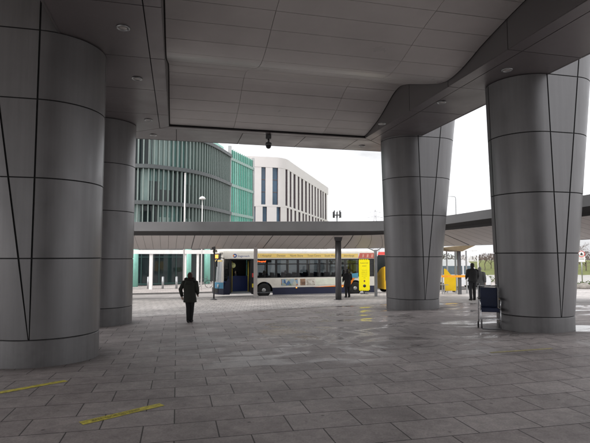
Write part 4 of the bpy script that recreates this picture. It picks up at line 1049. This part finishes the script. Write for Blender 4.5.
for z in levels[1:]:
    m_ = MB(); band(m_, PA, z - .22, z + .16, -.56, .3); m_.build('floor_band', finband, offc, fix=False)
m_ = MB(); band(m_, PA, 3.35, 3.9, -.8, .22); m_.build('entrance_canopy_band', finband, offc, fix=False)
m_ = MB(); wall(m_, PA, 14.76, 15.75, -.8, None); wall(m_, PA, 15.75, 15.751, -.8, -3); m_.build('set_back_parapet', mint, offc, fix=False)
m_ = MB(); Q = resample(PB, .62); 
for i in range(len(Q) - 1):
    wall(m_, Q[i:i + 2], ZG, 15.5, 0, None, 1 if i in (2, 3, 9) else 0)
m_.build('mint_glazing', [mint, mint2], offc, fix=False)
m_ = MB()
for z in (3.7, 7.35, 10.97, 14.3): band(m_, PB, z - .18, z + .18, -.02, .12)
for (x, y), n in zip(Q, normals(Q)):
    c_ = [Vector((x, y)) + n * o + Vector((-n.y, n.x)) * w for o, w in ((0, -.03), (0, .03), (.1, .03), (.1, -.03))]; m_.prism([(v.x, v.y) for v in c_], ZG, 15.6, axis='z')
m_.build('mint_end_frame', mat('mint_frame_grey', (.24, .36, .32), .4, .3), offc)
m_ = MB(); m_.box(-8.42, -8.02, 60.9, 61.3, ZG, 15.9); m_.box(-6.1, -5.75, 68.7, 69.1, ZG, 15.9); m_.build('end_mullion', mat('light_grey_frame', (.45, .45, .45), .4, .4), offc)
m_ = MB(); core = [(p_[0] - normals(PA)[i].x * .9, p_[1] - normals(PA)[i].y * .9) for i, p_ in enumerate(PA)][::2] + [(-9.0, 61.6), (-6.8, 69.0), (-20, 74), (-36, 66)]
m_.prism(core, ZG - .4, 15.0, axis='z'); m_.build('inner_core', mat('dim_interior', (.035, .045, .045), .8), offc)
# street level glazing, white frame and mint columns
gl_s = mat('shopfront_dark_glass', (.018, .028, .03), .03, 0, .2, .5)
m_ = MB(); wall(m_, PA[:26], ZG + .06, 3.35, -.45, None); m_.build('shopfront_glazing', gl_s, offc, fix=False)
m_ = MB()
for (x, y), n in zip(resample(PA[:26], 1.9), normals(resample(PA[:26], 1.9))): m_.box(x - n.x * .42 - .035, x - n.x * .42 + .035, y - n.y * .42 - .05, y - n.y * .42 + .05, ZG, 3.35)
band(m_, PA[:26], 1.9, 1.98, -.5, -.38); band(m_, PA[:26], ZG, ZG + .16, -.5, -.36)
m_.build('shopfront_mullions', mat('dark_teal_frame', (.03, .07, .065), .4), offc)
for px, d in ((134.5, 47.0), (187.8, 49.2), (207, 51.5)):
    a_ = at_depth(px, 280, d); m_ = MB(); m_.tube([(a_.x, d, ZG - .1), (a_.x, d, 3.34)], .32, 18); m_.build('mint_column', mat('mint_column_paint', (.25, .55, .46), .4, 0, .08), offc)
# white portal frame in front of the shopfront
wf = thing('white_portal_frame', 'slender white steel portal frame in front of the office shopfront', 'frame', (0, 0, 0))
za = at_depth(150, 251.3, 42).z
m_ = MB(); m_.box(-26, -5.2, 41.9, 42.3, za - .22, za + .12); m_.build('beam', white_p, wf)
for px, d, w in ((150.8, 42.1, .13), (185, 42.1, .09), (197.6, 42.1, .09)):
    a_ = at_depth(px, 280, d); m_ = MB(); m_.box(a_.x - w, a_.x + w, d - .1, d + .1, G(a_.x, d) - .05, za - .2); m_.build('leg', white_p, wf)
# bollards on the far pavement
for px, lb in ((148.2, 'steel bollard partly behind the white frame leg at the far left'), (162.8, 'steel bollard in the middle of the office shopfront'), (176.5, 'steel bollard just left of the person in the parka')):
    a_ = at_depth(px, 283, 43.5); z = G(a_.x, 43.5)
    m_ = MB(); m_.tube([(0, 0, 0), (0, 0, 1.02)], .10, 14); m_.lathe([(.1, 1.02), (.08, 1.06), (.001, 1.075)], n=14)
    tag(m_.build('bollard', galv, None, (a_.x, 43.5, z)), lb, 'bollard', 'steel bollards along the far pavement')
# bicycle parked in front of the mint columns
a_ = at_depth(203, 283, 45); bk = thing('bicycle', 'dark parked bicycle by the mint columns left of the bus', 'bicycle', (a_.x, 45, G(a_.x, 45)), radians(12))
for x_ in (-.52, .52):
    m_ = MB(); m_.tube([(x_ + .34 * cos(2 * pi * k / 20), 0, .34 + .34 * sin(2 * pi * k / 20)) for k in range(21)], .022, 6)
    for k in range(6): m_.tube([(x_, 0, .34), (x_ + .33 * cos(pi * k / 3), 0, .34 + .33 * sin(pi * k / 3))], .004, 4)
    m_.build('wheel', rubber, bk)
m_ = MB()
for a_, b_ in (((-.52, .34), (-.2, .86)), ((-.52, .34), (0, .3)), ((0, .3), (-.2, .86)), ((0, .3), (.36, .82)), ((-.18, .8), (.36, .82)), ((.36, .98), (.52, .34))): m_.tube([(a_[0], 0, a_[1]), (b_[0], 0, b_[1])], .018, 6)
m_.build('bike_frame', steel, bk)
m_ = MB(); m_.box(-.33, -.10, -.06, .06, .87, .92, bev=.02); m_.build('saddle', black_p, bk)
m_ = MB(); m_.tube([(.34, -.28, 1.0), (.38, 0, .99), (.34, .28, 1.0)], .015, 6); m_.build('handlebar', steel, bk)

# ------------------------------------------------------------------ white university style block behind
wb = thing('white_block', 'white panelled block with tall narrow windows and a rounded corner beyond the glass office', 'building', (0, 0, 0))
PW = smooth_path([(-17, 83.2), (-12, 84.0), (-7.1, 84.9), (-4.2, 85.6), (-2.6, 86.3), (-1.5, 87.8), (-.8, 90.5), (1.2, 98), (4.8, 111.5), (8.4, 125)], 5)
bw_ = mat('block_window_glass', (.07, .13, .20), .08, 0, .3, .3); whp = mat('white_wall_panel', (.70, .665, .65), .55, 0, .05, .3); dkr = mat('dark_reveal', (.16, .125, .13), .6)
m_ = MB(); wall(m_, PW, -1.3, 18.0, -.25, None); m_.build('window_glass', bw_, wb, fix=False)
RW = resample(PW, .25); NW = normals(RW)
m_ = MB(); rv = MB()
def pan(i0, i1, z0, z1):
    i1 = min(i1, len(RW) - 1)
    if i1 <= i0: return
    P = RW[i0:i1 + 1]; n_ = NW[i0:i1 + 1]
    outer = [(p_[0] + n.x * .12, p_[1] + n.y * .12) for p_, n in zip(P, n_)]; inner = [(p_[0] - n.x * .26, p_[1] - n.y * .26) for p_, n in zip(P, n_)]
    for k in range(len(P) - 1): m_.quad((*outer[k], z0), (*outer[k + 1], z0), (*outer[k + 1], z1), (*outer[k], z1))
    for k in (0, len(P) - 1): rv.quad((*inner[k], z0), (*outer[k], z0), (*outer[k], z1), (*inner[k], z1))
    # thin dark panel edge
tot = len(RW)
for z0, z1, ph in ((10.95, 17.55, 0), (2.0, 10.6, 2)):
    i = ph; 
    while i < tot - 2:
        x_ = RW[min(i, tot - 1)][0]
        if RW[i][1] < 87.5: w_, g_ = random.choice([6, 5, 7]), random.choice([3, 4, 3])
        else: w_, g_ = random.choice([5, 7, 6]), random.choice([5, 6, 5])
        pan(i, i + w_, z0, z1); i += w_ + g_
m_.build('wall_panels', whp, wb, fix=False); rv.build('window_reveals', dkr, wb, fix=False)
m_ = MB(); band(m_, PW, 17.55, 19.4, -.3, .16); m_.build('parapet', whp, wb, fix=False)
for za_, zb_ in ((10.6, 10.95), (-1.2, 2.0)):
    m_ = MB(); band(m_, PW, za_, zb_, -.3, .14); m_.build('belt_course', whp, wb, fix=False)
for z in (4.8, 7.6, 13.2, 15.4):
    m_ = MB(); band(m_, PW, z - .06, z + .06, -.27, -.2); m_.build('window_transom', dkr, wb, fix=False)
m_ = MB(); cr_ = [(p_[0], p_[1]) for p_ in [(q[0] - n.x * .45, q[1] - n.y * .45) for q, n in zip(PW, normals(PW))][::3]] + [(-10, 130), (-30, 120), (-30, 90)]
m_.prism(cr_, -1.3, 19.1, axis='z'); m_.build('inner_core', dkr, wb)

# ------------------------------------------------------------------ lamp posts, masts, sign
def lamp(px, ptop, d, kind, label, w=.06):
    a_ = at_depth(px, ptop, d); z = G(a_.x, d); h = a_.z - z
    t = thing('street_lamp', label, 'street lamp', (a_.x, d, z))
    m_ = MB()
    if kind == 'arm':
        m_.tube([(0, 0, -.1), (0, 0, h - .4), (-.05, 0, h - .1), (-.25, 0, h), (-1.6, 0, h + .05)], [.11, .07, .06, .05, .04], 8); m_.build('pole', galv, t)
        m_ = MB(); m_.box(-2.6, -1.5, -.14, .14, h - .05, h + .12, bev=.04); m_.build('lamp_head', galv, t)
    elif kind == 'hood':
        m_.tube([(0, 0, -.1), (0, 0, h)], [.06, .03], 8); m_.build('pole', white_p, t)
        m_ = MB(); m_.lathe([(.27, h - .14), (.26, h - .06), (.16, h + .04), (.05, h + .1), (.001, h + .105)], n=18); m_.build('lamp_hood', white_p, t)
    else:
        m_.tube([(0, 0, -.1), (0, 0, h)], [w * 1.2, w], 10); m_.build('pole', MATS['pale_grey_paint'], t)
        m_ = MB(); m_.lathe([(w * 1.1, h - .01), (w * 1.1, h + .06), (.001, h + .1)], n=10); m_.build('cap', MATS['pale_grey_paint'], t)
lamp(185.2, 174, 40, 'mast', 'tall plain white mast in front of the finned facade', .055)
lamp(202.4, 197.5, 40, 'hood', 'lamp with a white mushroom hood in front of the finned facade')
lamp(455.6, 196.5, 78, 'arm', 'distant single arm street lamp above the canopy between the right columns')
a_ = at_depth(337, 213, 120)
t = thing('telecom_mast', 'small telecom mast with a ring of antennas on the skyline beside the white block', 'mast', (a_.x, 120, G(a_.x, 120)))
h = a_.z - G(a_.x, 120); m_ = MB(); m_.tube([(0, 0, -.2), (0, 0, h + .3)], [.25, .12], 8); m_.build('pole', galv, t)
m_ = MB()
for k in range(8):
    q = 2 * pi * k / 8; m_.box(cos(q) * .95 - .12, cos(q) * .95 + .12, sin(q) * .95 - .1, sin(q) * .95 + .1, h - 1.2, h + .3 + .3 * (k % 2)); m_.tube([(0, 0, h - .5), (cos(q) * .95, sin(q) * .95, h - .5)], .05, 5)
m_.lathe([(1.0, h - .6), (1.0, h - .45)], n=16); m_.build('antennas', steel, t)
a_ = at_depth(375, 210, 190)
t = thing('lattice_pylon', 'faint thin pylon with cross arms far off on the skyline', 'pylon', (a_.x, 190, -1))
h = a_.z + 1; m_ = MB()
for s1 in (-1, 1):
    for s2 in (-1, 1): m_.tube([(s1 * 1.6, s2 * 1.6, 0), (s1 * .2, s2 * .2, h)], .09, 4)
for z in rng(3, h - 1, 2.4): k = 1.6 - 1.4 * z / h; m_.tube([(-k, -k, z), (k, -k, z + 1.6)], .06, 4); m_.tube([(k, -k, z), (-k, -k, z + 1.6)], .06, 4)
for z, w_ in ((h - 1, 2.4), (h - 3, 3.2), (h - 5, 2.6)): m_.tube([(-w_, 0, z), (0, 0, z + .5), (w_, 0, z)], .09, 4)
m_.build('lattice', mat('distant_pylon_grey', (.45, .45, .47), .6), t)
g1 = at_depth(582.2, 278, 46); z = G(g1.x, 46)
t = thing('road_sign', 'round white road sign above a rectangular plate on a post beside the planting', 'road sign', (g1.x, 46, z), radians(-18))
zc_ = at_depth(582, 254, 46).z - z; zp = at_depth(582, 259, 46).z - z
m_ = MB(); m_.tube([(0, 0, 0), (0, 0, zc_ + .3)], .045, 8); m_.build('post', galv, t)
m_ = MB(); m_.lathe([(.001, 0), (.30, 0), (.30, .02), (.001, .02)], n=26); o_ = m_.build('disc', white_p, t); o_.matrix_local = Matrix.Translation((0, -.06, zc_)) @ Matrix.Rotation(radians(90), 4, 'X')
m_ = MB(); m_.lathe([(.30, .021), (.24, .022), (.24, .0215), (.30, .0205)], n=26, caps=False); m_.build('red_ring', bus_red, o_)
m_ = MB(); m_.box(-.10, .10, -.1, .06, .021, .024); m_.box(-.04, .04, .06, .14, .021, .024); m_.build('black_symbol', black_p, o_)
m_ = MB(); m_.box(-.29, .29, -.075, -.055, zp - .27, zp + .27); o2 = m_.build('plate', white_p, t)
m_ = MB(); m_.box(-.2, .2, -.079, -.0755, zp - .05, zp - .01); m_.box(-.2, .2, -.079, -.0755, zp + .07, zp + .11); m_.build('plate_lines', black_p, o2)

# ------------------------------------------------------------------ grass bank, planting, trees at the right
grass_m = mat('mown_grass', (.115, .13, .032), .9, 0, .35, 1.2, .6, 40)
def bank(x, y): 
    k = sstep(76, 104, y); return G(x, y) - .30 + .12 * sstep(74, 77, y) + 1.55 * k + .12 * sin(x * .7) * sin(y * .5)
sheet('grass_bank', rng(10, 125, 2.5), rng(74, 134, 2.0), grass_m, 0, bank)
sheet('grass_verge', rng(22.5, 48, 1.5), rng(42, 47, 1.0), grass_m, .06, lambda x, y: G(x, y) + .05 * sin(x))
leafs = [mat('low_shrub_leaf_a', (.05, .085, .02), .8), mat('low_shrub_leaf_b', (.10, .13, .035), .8)]
def shrub(x, y, r, h, label, n=260):
    t = thing('low_shrub', label, 'shrub', (x, y, G(x, y)), 0, 'low shrubs in the planting bed at the right')
    m_ = MB()
    for _ in range(n):
        a_ = random.uniform(0, 2 * pi); q = random.random() ** .5 * r; z = random.uniform(.05, h) * (1 - (q / r) ** 2 * .6); s_ = random.uniform(.05, .1)
        d1 = Vector((random.uniform(-1, 1), random.uniform(-1, 1), random.uniform(-.4, 1))).normalized() * s_; d2 = d1.cross(Vector((random.uniform(-1, 1), random.uniform(-1, 1), .3))).normalized() * s_ * .6
        c_ = Vector((q * cos(a_), q * sin(a_), z)); m_.quad(c_ - d1, c_ + d2, c_ + d1, c_ - d2, random.randint(0, 1))
    m_.build('foliage', leafs, t, fix=False)
    m_ = MB()
    for k in range(5): m_.tube([(0, 0, -.05), (random.uniform(-r, r) * .5, random.uniform(-r, r) * .5, h * .7)], .015, 5)
    m_.build('stems', mat('shrub_stem', (.09, .07, .05), .9), t)
for k, (px, d, r, h, lb) in enumerate(((577, 41, .9, .6, 'low green shrub nearest the right column edge'), (583, 40.4, .8, .45, 'low green shrub in front of the road sign post'), (589, 41.2, .9, .6, 'low green shrub at the right picture edge'), (486, 52, 1.1, .8, 'low green shrub right of the walking people'))):
    a_ = at_depth(px, 278, d); shrub(a_.x, d, r, h, lb)
stone = mat('boulder_stone', (.24, .22, .20), .9, 0, .3, 3, .5, 20)
for k, (px, d, r, lb) in enumerate(((579.5, 39.6, .42, 'rounded boulder in the planting bed near the right column'), (584.5, 39.2, .5, 'largest boulder in the planting bed below the road sign'), (588.6, 39.8, .38, 'boulder in the planting bed at the right picture edge'))):
    a_ = at_depth(px, 282, d); bm = bmesh.new(); bmesh.ops.create_icosphere(bm, subdivisions=3, radius=r)
    for v in bm.verts: n = v.co.normalized(); v.co *= 1 + .14 * sin(5 * n.x + k) * cos(4 * n.y + 2 * k) + .08 * sin(11 * n.z + 3 * k); v.co.z *= .62
    me = bpy.data.meshes.new('boulder'); bm.to_mesh(me); bm.free(); me.materials.append(stone)
    for p_ in me.polygons: p_.use_smooth = True
    o = bpy.data.objects.new('boulder', me); COL.objects.link(o); o.location = (a_.x, d, G(a_.x, d) + r * .3); tag(o, lb, 'boulder', 'boulders in the planting bed')
bark = mat('bare_tree_bark', (.10, .075, .065), .9, 0, .2, 6); twig = mat('bare_twigs', (.19, .135, .125), .9, 0, .2, 2)
def make_tree(seed, h, spread, n_tw):
    rr = random.Random(seed); tr = MB(); cw = MB(); tips = []
    def grow(p, d, L, r, lev):
        q = p + d * L
        (tr if lev < 2 else cw).tube([p, p + d * L * .5 + Vector((rr.uniform(-1, 1), rr.uniform(-1, 1), 0)) * L * .06, q], [r, r * .85, r * .65], 5 if lev < 2 else 3, caps=False)
        if lev >= 6: return
        for k in range(rr.choice([2, 3, 3]) if lev < 3 else rr.choice([3, 4, 5])):
            nd_ = (d + Vector((rr.gauss(0, 1), rr.gauss(0, 1), rr.gauss(.15, .5))) * spread).normalized()
            grow(p + d * L * rr.uniform(.55, 1), nd_, L * rr.uniform(.55, .8), r * .6, lev + 1)
    grow(Vector((0, 0, -.2)), Vector((0, 0, 1)), h * .26, h * .013, 0)
    return tr, cw
protos = []
def tree(x, y, z, h, label, seed):
    t = thing('bare_tree', label, 'tree', (x, y, z), random.uniform(0, 6), 'leafless trees beyond the grass bank')
    if len(protos) < 3:
        tr, cw = make_tree(seed, 7., .55, 0); protos.append((tr.build('trunk', bark, t), cw.build('crown', twig, t, fix=False)))
    else:
        for o in protos[seed % 3]: c = o.copy(); COL.objects.link(c); c.parent = t
    t.scale = (h / 7. * 1.1, h / 7. * 1.1, h / 7.)
tl = [(465, 92, 4.5, 'small leafless tree behind the white van roof'), (479, 86, 5.0, 'reddish leafless tree above the head of the grey coated person'), (484.5, 84, 5.2, 'dense leafless tree between the grey coat and the right column'), (491, 88, 5.6, 'leafless tree at the left edge of the near right column'),
      (574, 90, 6.2, 'leafless tree at the right edge of the near right column'), (580, 96, 7.4, 'tall leafless tree directly behind the road sign'), (586, 84, 6.4, 'leafless tree right of the road sign'), (592, 90, 6.4, 'leafless tree at the right picture edge')]
for k, (px, d, h, lb) in enumerate(tl):
    a_ = at_depth(px, 270, d); tree(a_.x, d, bank(a_.x, d) - .1, h, lb, k)
# low hedge line on the horizon
hb_ = MB(); rr = random.Random(3)
for _ in range(9000):
    x = rr.uniform(-60, 150); y = 150 + rr.uniform(-6, 6); z = rr.random() ** 1.3 * (2.9 + 1.2 * sin(x * .21) + 1.1 * sin(x * .57)) - 1; s_ = rr.uniform(.2, .5)
    d1 = Vector((rr.uniform(-1, 1), rr.uniform(-.5, .5), rr.uniform(-1, 1))).normalized() * s_; d2 = d1.cross(Vector((0, 1, .3))).normalized() * s_ * .5
    c_ = Vector((x, y, z)); hb_.quad(c_ - d1, c_ + d2, c_ + d1, c_ - d2)
tag(hb_.build('distant_woodland', mat('far_wood_brown', (.13, .115, .10), .95, 0, .3, .1), fix=False), 'brown winter woodland forming a low line on the horizon', 'woodland', None, 'stuff')

# ------------------------------------------------------------------ camera, light, world
cam = bpy.data.cameras.new('camera'); co = bpy.data.objects.new('camera', cam); COL.objects.link(co)
co.location = (0, 0, EYE); co.rotation_euler = (pi / 2 + PITCH, 0, 0)
cam.sensor_width = 36; cam.lens = 36 * F / 590; cam.clip_end = 4000; cam.clip_start = .05
S.camera = co
EL, AZ = 50, 232            # sun elevation, compass-like azimuth measured from +Y clockwise
sun = bpy.data.lights.new('sun', 'SUN'); so = bpy.data.objects.new('sun', sun); COL.objects.link(so)
sun.energy = 1.15; sun.angle = radians(40); sun.color = (1, .97, .93)
d = Vector((sin(radians(AZ)) * cos(radians(EL)), cos(radians(AZ)) * cos(radians(EL)), sin(radians(EL))))
so.rotation_euler = (-d).to_track_quat('-Z', 'Y').to_euler(); so.location = (0, 0, 40)
w = bpy.data.worlds.new('World'); S.world = w; w.use_nodes = True; nt = w.node_tree; nt.nodes.clear(); L = nt.links.new
out = nd(nt, 'ShaderNodeOutputWorld'); bg = nd(nt, 'ShaderNodeBackground'); bg.inputs[1].default_value = .15
sky = nd(nt, 'ShaderNodeTexSky', sky_type='NISHITA'); sky.sun_disc = False; sky.sun_elevation = radians(EL); sky.sun_rotation = radians(AZ); sky.air_density = 1.0; sky.dust_density = 4.0; sky.ozone_density = 1.0
hs = nd(nt, 'ShaderNodeHueSaturation'); hs.inputs['Saturation'].default_value = .12; L(sky.outputs[0], hs.inputs['Color'])
tc = nd(nt, 'ShaderNodeTexCoord'); mp = nd(nt, 'ShaderNodeMapping'); mp.inputs['Scale'].default_value = (1, 1, 3.2); L(tc.outputs['Generated'], mp.inputs[0])
nz = nd(nt, 'ShaderNodeTexNoise', Scale=2.6, Detail=8.0, Roughness=.55, Distortion=.4); L(mp.outputs[0], nz.inputs['Vector'])
mr = nd(nt, 'ShaderNodeMapRange'); mr.inputs[1].default_value = .35; mr.inputs[2].default_value = .68; mr.inputs[3].default_value = 1.06; mr.inputs[4].default_value = .46; L(nz.outputs['Fac'], mr.inputs[0])
# an overcast veil: the clear-sky gradient is mostly evened out by cloud
ev = nd(nt, 'ShaderNodeMix', data_type='RGBA', blend_type='MIX'); ev.inputs[0].default_value = .65; L(hs.outputs[0], ev.inputs[6]); ev.inputs[7].default_value = (5.5, 5.52, 5.66, 1)
mx = nd(nt, 'ShaderNodeMix', data_type='RGBA', blend_type='MULTIPLY'); mx.inputs[0].default_value = 1; L(ev.outputs[2], mx.inputs[6]); L(mr.outputs[0], mx.inputs[7])
L(mx.outputs[2], bg.inputs[0]); L(bg.outputs[0], out.inputs[0])
S.render.engine = 'CYCLES'; S.cycles.max_bounces = 8; S.cycles.diffuse_bounces = 5; S.cycles.glossy_bounces = 4; S.cycles.transparent_max_bounces = 12; S.cycles.use_denoising = True
S.view_settings.view_transform = 'Standard'; S.view_settings.look = 'None'; S.view_settings.gamma = 1; S.view_settings.exposure = 1.15; S.view_settings.use_curve_mapping = False
